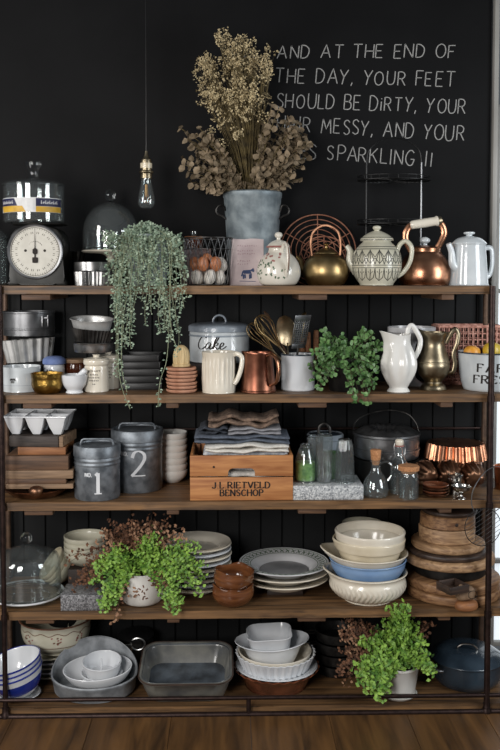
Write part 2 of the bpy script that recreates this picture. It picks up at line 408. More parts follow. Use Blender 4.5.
# ------------------------------------------------------------------ foliage
def leaf(mb, p, d, n, L, Wd, kind='oval'):
    d = d.normalized(); sd = d.cross(n)
    if sd.length < 1e-4: sd = d.orthogonal()
    sd.normalize(); n = sd.cross(d)
    if kind == 'oval':
        m1, m2 = p+d*L*.35-n*L*.04, p+d*L*.72-n*L*.03
        vs = [p, m1+sd*Wd*.5+n*L*.06, m1, m1-sd*Wd*.5+n*L*.06, m2+sd*Wd*.4+n*L*.03, m2, m2-sd*Wd*.4+n*L*.03, p+d*L-n*L*.08]
        fs = [(0,1,2), (0,2,3), (1,4,5,2), (2,5,6,3), (4,7,5), (5,7,6)]
    elif kind == 'fan':
        vs = [p]; 
        for i, a in enumerate((-.95, -.5, 0, .5, .95)):
            q = L*(1, .94, 1.02, .94, 1)[i]
            vs.append(p+d*q*math.cos(a)+sd*Wd*.62*math.sin(a)*1.2+n*L*(.12, .02, .1, .02, .12)[i])
        fs = [(0,1,2), (0,2,3), (0,3,4), (0,4,5)]
    else:
        vs = [p, p+d*L*.5+sd*Wd*.5+n*Wd*.15, p+d*L, p+d*L*.5-sd*Wd*.5+n*Wd*.15]; fs = [(0,1,2), (0,2,3)]
    mb.add(vs, fs)
def bez(a, b, c, n): return [a*(1-t)**2+b*2*t*(1-t)+c*t*t for t in [i/n for i in range(n+1)]]
def rv(r=R): 
    while True:
        v = Vector((r.uniform(-1,1), r.uniform(-1,1), r.uniform(-1,1)))
        if .05 < v.length < 1: return v
def fern_mass(mb, st, crown, targets, org, size=.016, dens=1.0, kind='fan', ymin=None, spread=.03, t0=.4, thick=.0009):
    """arching fronds from crown to random points of px ellipses (cx,cy,rx,ry,Y,n); leaflets cluster along the outer part"""
    for cx, cy, rx, ry, Y, n in targets:
        for _ in range(n):
            q = rv(); e = W(cx+q.x*rx, cy+q.z*ry, Y+q.y*.05)-org
            c0 = crown+Vector((R.uniform(-.03,.03), R.uniform(-.03,.03), 0))
            mid = (c0+e)/2+Vector((R.uniform(-.02,.02), -.01, max(.03, abs(e.x-c0.x)*.4+max(0, c0.z-e.z)*.55)))
            pts = bez(c0, mid, e, 12); st.tube(pts, thick, 4)
            for i in range(1, 13):
                t = i/12
                if t < t0: continue
                for _k in range(max(1, int(dens*R.uniform(2.2, 4.2)))):
                    o = rv()*spread*(1.15-t*.5); o.z *= .8
                    d = (pts[i]-pts[i-1]).normalized()*.5+o.normalized()*.6+Vector((0, 0, -.5))
                    nn = Vector((R.uniform(-.6,.6), -1, R.uniform(-.1,.9)))
                    leaf(mb, pts[i]+o, d, nn, size*R.uniform(.6, 1.15), size*R.uniform(.8, 1.2), kind)
# ================================================================== setting
YW = .46
def struct(name, mb, m, parent=None, smooth=30, label=None):
    o = mb.obj(name, m, parent, smooth)
    if parent is None: o['kind'] = 'structure'
    if label: o['label'] = label
    return o
def xw(px, Y=0, py=400): return W(px, py, Y).x
XR = xw(490, YW, 150)                       # right end of the black wall
fl = MB(); 
for i in range(16):                         # wide planks running towards the camera
    fl.box((-2.4+i*.32, -2, -.012), (.3185, 5.2, .024), .0012, seg=1)
struct('floor', fl, 'floor')
zb = ZS[0]-.035                             # boarding stops just under the top shelf
wb = MB(); x = -1.9
pl = .098
while x < XR-.01:
    w = min(pl, XR-x); wb.box((x+w/2, YW+.012, (zb+0)/2), (w-.0035, .024, zb), .003, seg=1); x += pl
wall = struct('wall_back', MB().box(((XR-1.9)/2, YW+.03, 1.7), (XR+1.9, .04, 3.4), 0), 'wall')
struct('boarding', wb, 'wall', wall, label='black tongue and groove boards behind the shelves')
struct('blackboard', MB().box(((XR-1.9)/2, YW+.004, (zb+3.4)/2), (XR+1.9, .016, 3.4-zb), .001), 'chalkboard', wall, label='smooth blackboard painted wall above the top shelf')
# chalk writing on the blackboard
rc = random.Random(3)
cm = MB()
def wallpt(u, v):
    p = W(u, -v, YW-.004); return Vector((p.x, YW-.0042, p.z)), Vector((0, -1, 0))
for txt, x0, x1, yl, yr, cap in (('AND AT THE END OF', 277.5, 454, 58.5, 57.5, 13), ('THE DAY, YOUR FEET', 275.5, 453, 82.5, 86.5, 14),
        ('SHOULD BE DiRTY, YOUR', 277, 465, 107, 113.5, 14), ('HAIR MESSY, AND YOUR', 277, 463, 130, 141, 14.5), ('EYES SPARKLING !!', 279, 431, 156.5, 167, 14.5)):
    ls, wd = strokes(txt, gap=.24, space=.62, jit=.06, rr=rc)
    k = (x1-x0)/wd; out = []
    for ln in ls:
        out.append([(x0+a*k+b*1.2, -(yl+(yr-yl)*a/wd)+b*cap) for a, b in ln])
    ribbons(cm, dense(out, 3), wallpt, 1.05, .9, .0007)
for i in range(6): ribbons(cm, [[(244+i*4.6, -57), (245+i*4.6, -56.2)]], wallpt, 1.5, 1.5, .0007)
struct('chalk_lettering', cm, 'chalk', wall, smooth=0, label='white chalk capitals handwritten in five lines on the blackboard')
# right end: pale jamb, window with bright panes, return wall
tj = MB(); xe = XR+.006
tj.box((xe+.011, YW-.005, 1.7), (.022, .05, 3.4), .004)
struct('trim_1', tj, 'trim')
struct('wall_right', MB().box((xe+.36, YW+.26, 1.7), (.03, .44, 3.4), 0), 'trim')
wf = MB(); xa, xb = xe+.0225, xe+.345; yv = YW+.03
for xx in (xa+.012, xb-.012): wf.box((xx, yv, 1.3), (.024, .04, 2.5), .003)
for zz in (.08, .47, .87, 1.3, 1.72, 2.13, 2.55): wf.box(((xa+xb)/2, yv, zz), (xb-xa, .036, .02), .002)
wf.box(((xa+xb)/2, yv, 1.3), (.016, .034, 2.5), .002)
win = struct('window_1', wf, 'trim')
mg, nt, p = newmat('bright window pane'); p.inputs['Base Color'].default_value = lin('c8d0d6'); p.inputs['Emission Color'].default_value = lin('dfe6ec'); p.inputs['Emission Strength'].default_value = .9; setp(p, rough=.2)
struct('pane', MB().box(((xa+xb)/2, yv+.012, 1.3), (xb-xa-.01, .006, 2.46), 0), mg, win, label='bright daylit window panes')
# ================================================================== shelving
XL, XRR = xw(-16), xw(524)
unit = thing('shelving_unit', 'long open shelving unit of rough wood boards on dark pipe frame against the black wall', 'shelves', (0, 0, 0))
TH = .033
for i, z in enumerate(ZS):
    b = MB(); xr = XRR if i else xw(494)
    # slightly uneven front edge
    n = 60; ol = []
    for j in range(n+1): ol.append((XL+(xr-XL)*j/n, R.uniform(-.0022, .0022)))
    bm = bmesh.new(); top = [bm.verts.new((x, y, z)) for x, y in ol]+[bm.verts.new((xr, .44, z)), bm.verts.new((XL, .44, z))]
    bot = [bm.verts.new((v.co.x, v.co.y+R.uniform(-.001, .001) if k <= n else v.co.y, z-TH)) for k, v in enumerate(top)]
    bm.faces.new(top); bm.faces.new(bot[::-1])
    for k in range(len(top)): bm.faces.new((top[k], bot[k], bot[(k+1) % len(top)], top[(k+1) % len(top)]))
    bmesh.ops.bevel(bm, geom=[e for e in bm.edges if abs(e.verts[0].co.z-e.verts[1].co.z) < 1e-6 and e.verts[0].co.y < .01 and e.verts[1].co.y < .01], offset=.004, segments=2, profile=.5, affect='EDGES')
    b.bm(bm).obj('shelf_board', 'shelf', unit, 25)
    if i < 4:
        for px in (36, 172, 313, 448):
            MB().box((xw(px), .22, z-TH-.0125), (.115 if px in (36, 313) else .05, .4, .023), .003).obj('batten', 'boarda', unit)
PR = .0115
def post(px, Y, m, r=PR, foot=True):
    x = W(px, 500, Y).x
    b = MB().tube([(x, Y, .02), (x, Y, ZS[0]+.0)], r, 12)
    if foot: b.lathe([(0, 0), (.02, 0), (.02, .012), (.014, .02), (.014, .04), (0, .04)], 1, 16, Mx=Matrix.Translation((x, Y, 0)))
    for z in ZS[1:]: b.tube([(x, Y, z-.03), (x, Y, z-.006)], r*1.25, 12)
    return b.obj('post', m, unit)
post(2.5, -.016, 'pipe', .0105); post(489.5, -.018, 'pipe', .0125); post(483, .425, 'pipeback', .012); post(8, .425, 'pipeback', .012)
zu, zl = W(250, 697.5, -.018).z, W(250, 714, -.018).z
MB().tube([(XL, -.02, zu), (XRR, -.02, zu)], .0085, 10).obj('rail', 'pipe', unit)
MB().tube([(XL, -.02, zl), (XRR, -.02, zl)], .0115, 10).obj('rail', 'pipe', unit)
MB().tube([(XL, .432, W(250, 429, .43).z), (XRR, .432, W(250, 429, .43).z)], .006, 8).obj('rail', 'pipe', unit)
MB().tube([(xw(248.5), -.02, zl), (xw(248.5), -.02, zu)], .0095, 10).obj('rail_joint', 'pipe', unit)
for px in (3.5, 489.5):
    for z in ZS[2:4]: 
        MB().tube([(xw(px), -.016, z-.018), (W(8 if px < 9 else 483, 500, .42).x, .425, z-.018)], .008, 8).obj('side_rail', 'pipe', unit)
# ================================================================== generic pieces
def bowl_prof(rb, rt, h, belly=.0):
    return sm([(0, 0), (rb*.7, 0), (rb, .6), (rb+(rt-rb)*(.55+belly), h*.38), (rb+(rt-rb)*(.9+belly*.7), h*.75), (rt, h)], 4)
def handle_loop(mb, pts, r, k, n=8, flat=None): return mb.tube([Vector(p)*k for p in cr(pts, 6)], [v*k for v in r] if isinstance(r, list) else r*k, n, flat=flat)
def cyl(r, h, e=1): return [(0, 0), (r-e*.5, 0), (r, e*.5), (r, h-e*.5), (r-e*.5, h), (0, h)]
# ================================================================== TOP SHELF
# --- kitchen scale
Y = .13; k = K(Y)
t = thing('kitchen_scale', 'old dark kitchen scale with round white dial under the glass jar', 'scale', at(40.5, Y, 0))
ol = [(-28, 0), (-28, 4), (-24.5, 9), (-25.5, 26), (-26.5, 40), (-25, 49), (-20, 55), (-12, 58), (12, 58), (20, 55), (25, 49), (26.5, 40), (25.5, 26), (24.5, 9), (28, 4), (28, 0), (18, 0), (16, 3), (-16, 3), (-18, 0)]
MB().prism(ol, -17*k, 20*k, k, 2.2*k).obj('housing', 'scale', t)
RX = Matrix.Rotation(PI/2, 4, 'X')           # lathe axis z -> -y
dm = Matrix.Translation((-1*k, -17*k, 33*k)) @ RX
MB().lathe([(0, 0), (25, 0), (25, 1.2), (0, 1.2)], k, 48, Mx=dm).obj('dial', 'dial', t)
MB().lathe([(24.4, 0), (27, 0), (27, 2.2), (26, 3), (24.4, 2.4)], k, 48, Mx=dm, loop=True).obj('bezel', 'pewter', t)
b = MB(); fm = on_flat(-18.25*k, k)
ls = []
for i in range(60):
    a = 2*PI*i/60; r1 = 23; r0 = 21.6 if i % 5 else 20.6
    ls.append([(-1+r0*math.sin(a), 33+r0*math.cos(a)), (-1+r1*math.sin(a), 33+r1*math.cos(a))])
ribbons(b, ls, fm, .35, .35, .0004)
ls = []
for i in range(20):                          # small figure-like marks round the dial
    a = 2*PI*(i+.5)/20
    for q in (-.055, .05): ls.append([(-1+17.3*math.sin(a+q), 33+17.3*math.cos(a+q)), (-1+19.2*math.sin(a+q*.8), 33+19.2*math.cos(a+q*.8))])
for i in range(9):
    a = -.8+1.6*i/8; ls.append([(-1+8.2*math.sin(a), 33+10.4*math.cos(a)), (-1+8.4*math.sin(a+.09), 33+9.6*math.cos(a+.09))])
for rr in (23.3,): ls.append([(-1+rr*math.sin(2*PI*i/48), 33+rr*math.cos(2*PI*i/48)) for i in range(49)])
ribbons(b, ls, fm, .5, .4, .0004)
for xx in (-10.3, 8.3): b.lathe([(0, 0), (1.3, 0), (1.3, .3), (0, .3)], k, 14, Mx=Matrix.Translation((xx*k, -18.2*k, 34*k)) @ RX)
b.obj('dial_marks', 'ink', t, 0)
b = MB().prism([(-1.7, 24), (-1.2, 44), (-1, 55), (-.8, 44), (-.3, 24)], -19.3*k, -18.8*k, k)
b.prism([(-1+2.6*math.sin(i*PI/3), 33.2+3.6*math.cos(i*PI/3)) for i in range(6)], -19.6*k, -18.6*k, k)
b.prism([(-1+3.6*math.sin(i*PI/4)*(1 if i % 2 else .75), 24.8+3.6*math.cos(i*PI/4)*(1 if i % 2 else .8)) for i in range(8)], -19.5*k, -18.6*k, k)
b.obj('needle', 'ink', t)
MB().lathe([(0, 57), (6, 57), (6, 59), (26, 59.5), (27, 60), (26.5, 61), (0, 61)], k, 40, Mx=Matrix.Translation((0, 2*k, 0))).obj('platform', 'darkmetal', t)
# --- glass jar on it
def glass_jar(name, label, loc, k, r, h, hs, kr, kh, label_band=None):
    t = thing(name, label, 'jar', loc)
    pr = sm([(0, 0), (r*.8, 0), (r*.98, 1.5), (r, 6), (r, h*.6), (r, h)], 3)
    MB().lathe(shell(pr, 1.0), k, 48).obj('jar_body', 'glass', t)
    ld = sm([(r*1.03, h+.6), (r*.98, h+hs*.35), (r*.6, h+hs*.85), (kr*.9, h+hs)], 4)
    kn = [(kr*.7, h+hs+kh*.15), (kr*.75, h+hs+kh*.5), (kr*1.3, h+hs+kh*.88), (kr*1.25, h+hs+kh), (0, h+hs+kh)]
    inner = [(0, h+hs-1.2), (kr*.9, h+hs-1.2)]+[(a-.9, b-.9) for a, b in ld[::-1][1:]]
    MB().lathe(inner+ld+[(kr*.5, h+hs+.2), (0, h+hs+.2)], k, 48).obj('lid', 'glass', t)
    MB().lathe([(0, h+hs+.4), (kr*.8, h+hs+.4)]+kn, k, 32).obj('knob', 'solidglass', t)
    MB().lathe([(r*.97, h-.6), (r*1.03, h-.4), (r*1.03, h+.4), (r*.97, h+.4)], k, 48, loop=True).obj('ground_rim', 'solidglass', t)
    return t
tj = glass_jar('glass_jar', 'lidded glass jar with blue and yellow paper band on the kitchen scale', at(34.5, .13, 0, 61.3)+Vector((0, .01, 0)), k, 29.5, 37, 7, 6.2, 16.5)
fj = on_lathe([(29.8, 0), (29.8, 60)], k)
def band(name, u0, u1, v0, v1, m, off, fj=fj, parent=tj, slope=None):
    b = MB(); n = 14
    vs = []; fs = []
    for i in range(n+1):
        u = u0+(u1-u0)*i/n
        for v in (v0, v1):
            uu = u+(slope(v) if slope else 0)
            p, nn = fj(uu, v); vs += [p+nn*off, p+nn*(off+.0003)]
    for i in range(n):
        o = i*4; q = o+4
        fs += [(o+1, q+1, q+3, o+3), (o, o+2, q+2, q), (o, q, q+1, o+1), (o+2, o+3, q+3, q+2)]
    fs += [(0, 1, 3, 2), (4*n, 4*n+2, 4*n+3, 4*n+1)]
    b.add(vs, fs)
    return b.obj(name, m, parent, 0)
band('paper_band', -36, 36, 9.5, 23.5, 'labelwhite', .0006)
tag(band('yellow_print', -36, -5, 9.7, 15.5, 'labelyellow', .001, slope=lambda v: (15.5-v)*.6), 'yellow lower strip of the paper band')
band('yellow_print', 8, 36, 9.7, 15, 'labelyellow', .001)
band('navy_print', -36, -10, 15.6, 22.8, 'labelblue', .001, slope=lambda v: (15.5-v)*.5)
band('navy_print', 8, 36, 15.2, 22.8, 'labelblue', .001)
b = MB(); ls = []
for u0 in (-33, 13):
    for i in range(9): ls.append([(u0+i*2.1, 17.4+(i % 3)*.3), (u0+i*2.1+.3, 20.8-(i % 2)*1.2)]); ls.append([(u0+i*2.1, 17.6), (u0+i*2.1+1.2, 18.6+(i % 2)*.9)])
ribbons(b, ls, lambda u, v: fj(u, v), .6, .5, .0017).obj('print_strokes', 'labelwhite', tj, 0)
glass_jar('glass_jar', 'plain glass jar cut off by the left edge of the photo beside the scale', at(-14, .3, 0), K(.3), 21, 46, 12, 5, 12)
# --- tins right of the scale
def fluted(r0, r1, h, n=24, amp=1.0, t=.8):
    """open fluted tin (px profile) + its mod function"""
    pr = [(0, 0), (r0, 0)]+[(r0+(r1-r0)*i/5, h*i/5) for i in range(1, 6)]
    sh = shell(pr, t)
    def mod(a, r, z, i): return (r*(1+amp/r1*math.cos(n*a)*min(1, max(0, (r/r0-.6)/.4))), z) if r > .1 else (r, z)
    return sh, mod
Y = .13; k = K(Y)
sh, md = fluted(17.5, 18.5, 13.5, 30, .6)
tinA = solo('fluted_tin', 'low fluted silver tin on the top shelf right of the scale', 'tin', MB().lathe(sh, k, 120, md), 'tin', at(93, Y, 0))
pr = sm([(0, 0), (17.5, 0), (18.4, .8), (18.6, 7), (18.6, 9)], 2)
solo('round_tin', 'plain shallow silver tin stacked on the fluted tin', 'tin', MB().lathe(shell(pr, .7), k, 48), 'tin', at(93, Y, 0, 13.9))
Y = .31; k = K(Y)
for i in range(3):
    sh, md = fluted(11, 13.5, 12, 16, .7)
    solo('tart_mould', ('lowest', 'middle', 'topmost')[i]+' of the dark fluted moulds stacked behind the silver tins', 'mould', MB().lathe(sh, k, 96, md), 'darkmetal', at(72, Y, 0, i*10.5), group='dark moulds beside the scale')
# --- cake stand with dome
Y = .29; k = K(Y)
pr = sm([(0, 0), (14, 0), (15, 1), (10, 3.5), (4, 8), (3.2, 20), (4, 28), (9, 31)], 4)+[(27, 32), (29, 33.5), (28.5, 34.5), (0, 34)]
solo('cake_stand', 'white footed cake stand under the glass dome on the top shelf', 'cake stand', MB().lathe(pr, k, 48), 'ivory', at(111, Y, 0))
def dome(name, label, loc, k, r, h, kr, vert=.35, m='glass'):
    pr = [(r, 0)]+sm([(r, .5), (r, h*vert), (r*.9, h*(vert+.28)), (r*.62, h*.87), (r*.25, h*.985), (2.4, h)], 5)
    inn = [(max(a-1, 0), max(b-1, 0)) for a, b in pr[::-1] if a > 2.5]
    inn = [(0, h-1.1)]+inn
    kn = [(2.2, h+1.5)]+[(kr*math.sin(PI*i/8), h+1.2+kr-kr*math.cos(PI*i/8)) for i in range(2, 8)]+[(0, h+1.2+2*kr)]
    t = thing(name, label, 'dome', loc)
    MB().lathe(inn+pr+[(0, h+.1)], k, 48).obj('dome_body', m, t)
    MB().lathe([(0, h+.4)]+kn, k, 28).obj('knob', 'solidglass', t)
    MB().lathe([(r-.9, 0), (r+.5, 0), (r+.7, 1), (r+.2, 1.8), (r-.9, 1.4)], k, 56, loop=True).obj('thick_rim', 'solidglass', t)
    return t
dome('glass_dome', 'clear glass dome with ball knob covering the white cake stand on the top shelf', at(111, Y, 0, 35), k, 27.5, 47, 5.6)
# --- trailing plant
Y = .1; k = K(Y)
org = at(148, Y, 0)
pot = thing('trailing_plant', 'pale green trailing plant spilling over the top shelf edge', 'plant', org)
pr = [(0, 0), (17, 0), (18, 1), (22, 47), (23, 47.5), (23, 50)]
MB().lathe(shell(pr, 1), k, 40).obj('pot', 'bucket', pot)
MB().lathe([(0, 44), (20.5, 44), (20.5, 45), (0, 47)], k, 30).obj('soil', 'soil', pot)
lf, st = MB(), MB(); R.seed(21)
crown = Vector((0, 0, 50*k))
def strand(pts, nl, size, sp, t0=0.0, kind='oval'):
    st.tube(pts, .0008, 4)
    L = len(pts)-1
    for i in range(nl):
        t = t0+(1-t0)*R.random(); f = t*L; a = int(min(f, L-1)); p = pts[a].lerp(pts[a+1], f-a)
        tg = (pts[a+1]-pts[a]).normalized(); o = rv(); o = (o-tg*o.dot(tg)).normalized()
        leaf(lf, p+o*sp*R.random(), o+tg*.4+Vector((0, 0, .1)), Vector((R.uniform(-.5, .5), -1, R.uniform(.1, 1))), size*R.uniform(.6, 1.2), size*R.uniform(.45, .75), kind)
for _ in range(150):                         # the mound
    a = R.uniform(0, 2*PI); rr = R.uniform(.02, .155); e = Vector((math.cos(a)*rr*1.05, math.sin(a)*min(rr, .11)-.015, 50*k+R.uniform(-.13, .045)-rr*.45))
    m_ = Vector((e.x*.5, e.y*.5, 50*k+R.uniform(.02, .09)))
    strand(bez(crown+Vector((R.uniform(-.05, .05), R.uniform(-.05, .05), -.01)), m_, e, 8), 20, .0132, .014, .3)
for px, py, n in ((112, 290, 5), (117, 330, 7), (122, 372, 5), (128, 350, 6), (134, 300, 6), (141, 280, 6), (150, 325, 1), (152, 285, 5), (160, 300, 5), (166, 330, 4), (171, 345, 3), (176, 350, 3), (183, 330, 3), (180, 280, 5), (110, 265, 5), (156, 305, 4), (145, 300, 4), (121, 310, 6)):
    for _ in range(n):
        e = W(px+R.uniform(-6, 6), py+R.uniform(-34, 10), -.035+R.uniform(-.03, .015))-org
        x1 = crown.x+(e.x)*.75+R.uniform(-.02, .02)
        pts = cr([crown+Vector((R.uniform(-.04, .04), -.03, 0)), Vector((x1, -.11, crown.z-.02)), Vector((x1*.6+e.x*.4+R.uniform(-.012, .012), e.y, crown.z*.55+e.z*.45)), Vector((e.x+R.uniform(-.012, .012), e.y, crown.z*.2+e.z*.8)), e], 5)
        strand(pts, 50 if py > 320 else 36, .012, .012, .12)
for px, py, x1 in ((130, 409, 118), (158, 407, 168), (127, 392, 122), (178, 352, 170)):
    e = W(px, py, -.05)-org
    a_ = W(x1, py-60, -.045)-org; c_ = W((px+x1)/2-3, py-25, -.05)-org
    pts = cr([crown, Vector((a_.x, -.12, crown.z-.03)), a_, c_, e], 6); strand(pts, 34, .011, .008, .3)
    st.tube(pts, .0013, 5)
lf.obj('foliage', 'leafpale', pot, 0, fix=False); st.obj('stems', 'palestem', pot)
# --- pendant bulb
Y = .2; k = K(Y)
p = W(146.5, 209, Y)
t = thing('pendant_lamp', 'bare glass bulb hanging on a thin black cord above the trailing plant', 'lamp', p)
MB().tube([(0, 0, 55*k), (.002, 0, .9), (0, 0, 1.6)], .0028, 6).obj('cord', 'black', t)
b = MB().lathe([(0, 57), (1.2, 57), (1.6, 54), (2.4, 52), (3.2, 50), (5, 48.5), (5.4, 46), (5.4, 38), (7, 37), (7.2, 35.5), (5.6, 34.5), (5.8, 30), (0, 30)], k, 24); b.obj('socket', 'oldbrass', t)
MB().lathe([(5.3, 45), (5.9, 45), (5.9, 40), (5.3, 40)], k, 24, loop=True).obj('socket_ring', 'cream', t)
pr = sm([(0, 0), (5, .6), (8, 4), (8.6, 8), (7.2, 17), (5.2, 27), (5, 31)], 4)
MB().lathe(shell(pr, .5), k, 28).obj('bulb', 'glass', t)
b = MB()
for i in range(6):
    a = i*PI/3; b.tube([(math.sin(a)*1.2*k, -math.cos(a)*1.2*k, 22*k), (math.sin(a)*2.6*k, -math.cos(a)*2.6*k, 7*k), (math.sin(a+.5)*1.6*k, -math.cos(a+.5)*1.6*k, 6*k)], .0006, 4)
b.lathe([(0, 24), (1.4, 24), (1, 12), (0, 12)], k, 8); b.obj('filament', 'filament', t)
# --- wire egg basket and eggs
Y = .12; k = K(Y)
org = at(208, Y, 0)
t = thing('wire_basket', 'dark wire basket of eggs on the top shelf beside the trailing plant', 'basket', org)
def circ(r, z, n=40, ex=1): return [(r*math.sin(2*PI*i/n)*ex, -r*math.cos(2*PI*i/n), z) for i in range(n)]
b = MB()
for r, z, q in ((24.5, 47, .0022), (23.5, 36, .0012), (19, 1, .0018)): b.tube(circ(r*k, z*k), q, 6, True)
b.obj('rim', 'darkmetal', t)
b = MB(); NW = 22
def bp(a, v): r = (19.5+5*(v/47)**.7)*k; return Vector((r*math.sin(a), -r*math.cos(a), v*k))
for i in range(NW):
    for sg in (1, -1):
        pts = []
        for j in range(0, 17): 
            v = 1+46*j/16; a = 2*PI*i/NW+sg*(abs(((j/4) % 2)-1))*2*PI/NW/2
            pts.append(bp(a, v))
        b.tube(pts, .0009, 4)
for i in range(6): b.tube([(0, 0, 1.2*k), (19*k*math.sin(i), -19*k*math.cos(i), 1.2*k)], .001, 4)
b.obj('mesh', 'pewter', t)
eg = MB().lathe(sm([(0, -7), (3.6, -6), (5.6, -2), (5.5, 2), (3.4, 6.6), (0, 8.4)], 4), k, 20)
first = None; R.seed(4)
ringp = lambda r, a, z: (r*math.sin(math.radians(a)), -r*math.cos(math.radians(a)), z)
brown = [ringp(12.4, -22, 21.5), ringp(12.6, 38, 21.5), ringp(12.6, -100, 21.5), ringp(12.6, 160, 21.5), (0, 2, 25)]
white = [ringp(12.4, a, 8.6) for a in (-50, 10, 70, 130, 190, 250)]+[(0, 0, 8.6), ringp(13.4, 95, 21)]
wl = ['front middle of the bottom layer'] 
for j, (x, y, z) in enumerate(brown+white):
    m = 'egg' if j < 5 else 'eggw'
    lab = 'brown egg lying on top in the wire basket' if j < 5 else 'white egg lying under the brown eggs in the wire basket'
    solo('egg', lab, 'egg', MB().add(eg.v, eg.f), m, org+Vector((x, y, z-.6))*k, (R.uniform(-.35, .35), R.uniform(-.35, .35), R.uniform(0, 6)), 'brown eggs in the wire basket' if j < 5 else 'white eggs in the wire basket')
# box and small jar behind it
solo('card_box', 'small pale pink card box behind the wire egg basket', 'box', MB().box((0, 0, 18*K(.31)), (30*K(.31), .07, 36*K(.31)), .002), 'pinkbox', at(196, .31, 0))
k = K(.32)
t = thing('lidded_jar', 'small brown jar with flat wooden lid standing on the pink card box', 'jar', at(194, .31, 0, 36.3))
MB().lathe(sm([(0, 0), (8, 0), (9, 1), (9, 6), (8, 9), (0, 9)], 2), k, 24).obj('jar_body', 'amber', t)
MB().lathe(cyl(9.5, 3), k, 24, Mx=Matrix.Translation((0, 0, 9*k))).obj('lid', 'boardb', t)
MB().lathe([(0, 12), (2, 12), (3.4, 15), (3, 17.5), (0, 18.5)], k, 18).obj('knob', 'glass', t)
# --- printed paper bag-box
Y = .165; k = K(Y)
t = thing('printed_packet', 'off white printed packet with blue picture between the basket and floral teapot', 'packet', at(247, Y, 0), deg(0, 0, -4))
bm = bmesh.new(); bmesh.ops.create_cube(bm, size=1); bmesh.ops.subdivide_edges(bm, edges=bm.edges[:], cuts=4, use_grid_fill=True)
for v in bm.verts:
    x, y, z = v.co; z += .5; bulge = (1-(2*x)**2*.6)*(1-(2*z-1)**2*.7)
    v.co = ((x*(34-2.5*z)+(.8*z))*k, y*(12+4*bulge-3*z)*k, (z*46+math.sin(x*9)*.5*z)*k)
MB().bm(bm).obj('packet_body', 'paper', t, 50)
def fp(u, v): 
    x = u/34; z = v/46; bulge = (1-(2*x)**2*.6)*(1-(2*z-1)**2*.7)
    return Vector((u*k, -.5*(12+4*bulge-3*z)*k-.0006, v*k)), Vector((0, -1, 0))
b = MB(); R.seed(8)
cow = [[(-3.5, 14), (4, 14.5)], [(-3, 12.5), (4.5, 12.5)], [(-3, 11), (-3.2, 6.5)], [(-1.5, 11), (-1.4, 7)], [(3, 11), (3, 6.5)], [(4.3, 12), (4.4, 7)], [(4, 14.5), (7, 16.5)], [(5.5, 14.5), (7.5, 14.2)], [(-3.5, 14), (-5, 9)]]
ribbons(b, cow, lambda u, v: fp(u, v), 1.5, 2.0, .0006); ribbons(b, [[(-7, 4.3), (9, 4)]], fp, .6, .6); b.obj('picture', 'printblue', t, 0)
b = MB()
for z, n in ((39, 9), (34, 7), (31, 8), (24, 6), (21, 5)):
    for i in range(n): ribbons(b, [[(-9+i*2.3, z), (-9+i*2.3+R.uniform(.6, 1.6), z+R.uniform(-.4, .9))]], fp, .6, .7)
b.obj('print_lines', 'printred', t, 0)
# ================================================================== TOP SHELF, right half
# --- galvanised bucket and dried flowers
Y = .33; k = K(Y)
org = at(252.5, Y, 0)
t = thing('metal_bucket', 'grey galvanised bucket holding dried flowers at the back of the top shelf', 'bucket', org)
pr = [(0, 0), (22, 0), (23, 1), (28.5, 86), (29.3, 87), (29.4, 91), (28.6, 91.8)]
MB().lathe(shell(pr, 1), k, 56).obj('bucket_body', 'bucket', t)
for sg in (1, -1):
    b = MB(); handle_loop(b, [(sg*27, -8, 73), (sg*29, -9, 78), (sg*33, -9, 78), (sg*36, -8.6, 74), (sg*34.5, -8.3, 70), (sg*30, -8, 68), (sg*26, -8, 65)], 1.0, k); b.obj('handle', 'darkmetal', t)
R.seed(31)
top = org+Vector((0, 0, 88*k))
def bunch(name, label, cat, stems_m, leaf_m, spec):
    t = thing(name, label, cat, top-Vector((0, 0, .15)))
    lf, st = MB(), MB(); o0 = Vector((0, 0, .15))
    spec(lf, st, o0, t.location)
    st.obj('stems', stems_m, t); lf.obj('blossom' if 'flower' in name else 'leaves', leaf_m, t, 0, fix=False)
    return t
def euca(lf, st, o0, tl):
    tg = []
    for cx, cy, rx, ry, n in ((195, 135, 14, 8, 5), (196, 150, 12, 14, 4), (192, 176, 8, 7, 4), (205, 165, 14, 16, 6), (286, 150, 24, 22, 15), (300, 128, 10, 10, 5), (285, 175, 16, 10, 8), (212, 182, 12, 8, 6), (270, 180, 14, 9, 6), (300, 152, 9, 16, 6), (306, 135, 6, 10, 3), (190, 160, 10, 12, 4), (280, 120, 12, 14, 4), (225, 178, 12, 8, 5)):
        for _ in range(n): tg.append(W(cx+R.uniform(-rx, rx), cy+R.uniform(-ry, ry), .3+R.uniform(-.09, .06))-tl)
    for e in tg:
        a = o0*0+Vector((R.uniform(-.02, .02), R.uniform(-.02, .02), .04)); m_ = Vector((e.x*.3, e.y*.3, .15+(e.z-.15)*.55))
        pts = bez(a, m_, e, 14); st.tube(pts, .0014, 4)
        for i in range(5, 15):
            tn = (pts[i]-pts[i-1]).normalized()
            if pts[i].z < .17: continue
            for sg in (1, -1):
                o = rv(); sd = (o-tn*o.dot(tn)).normalized()
                leaf(lf, pts[i], sd+tn*.4, Vector((R.uniform(-1, 1), -1, R.uniform(-.3, 1))), .034*R.uniform(.55, 1.15), .032*R.uniform(.6, 1.1))
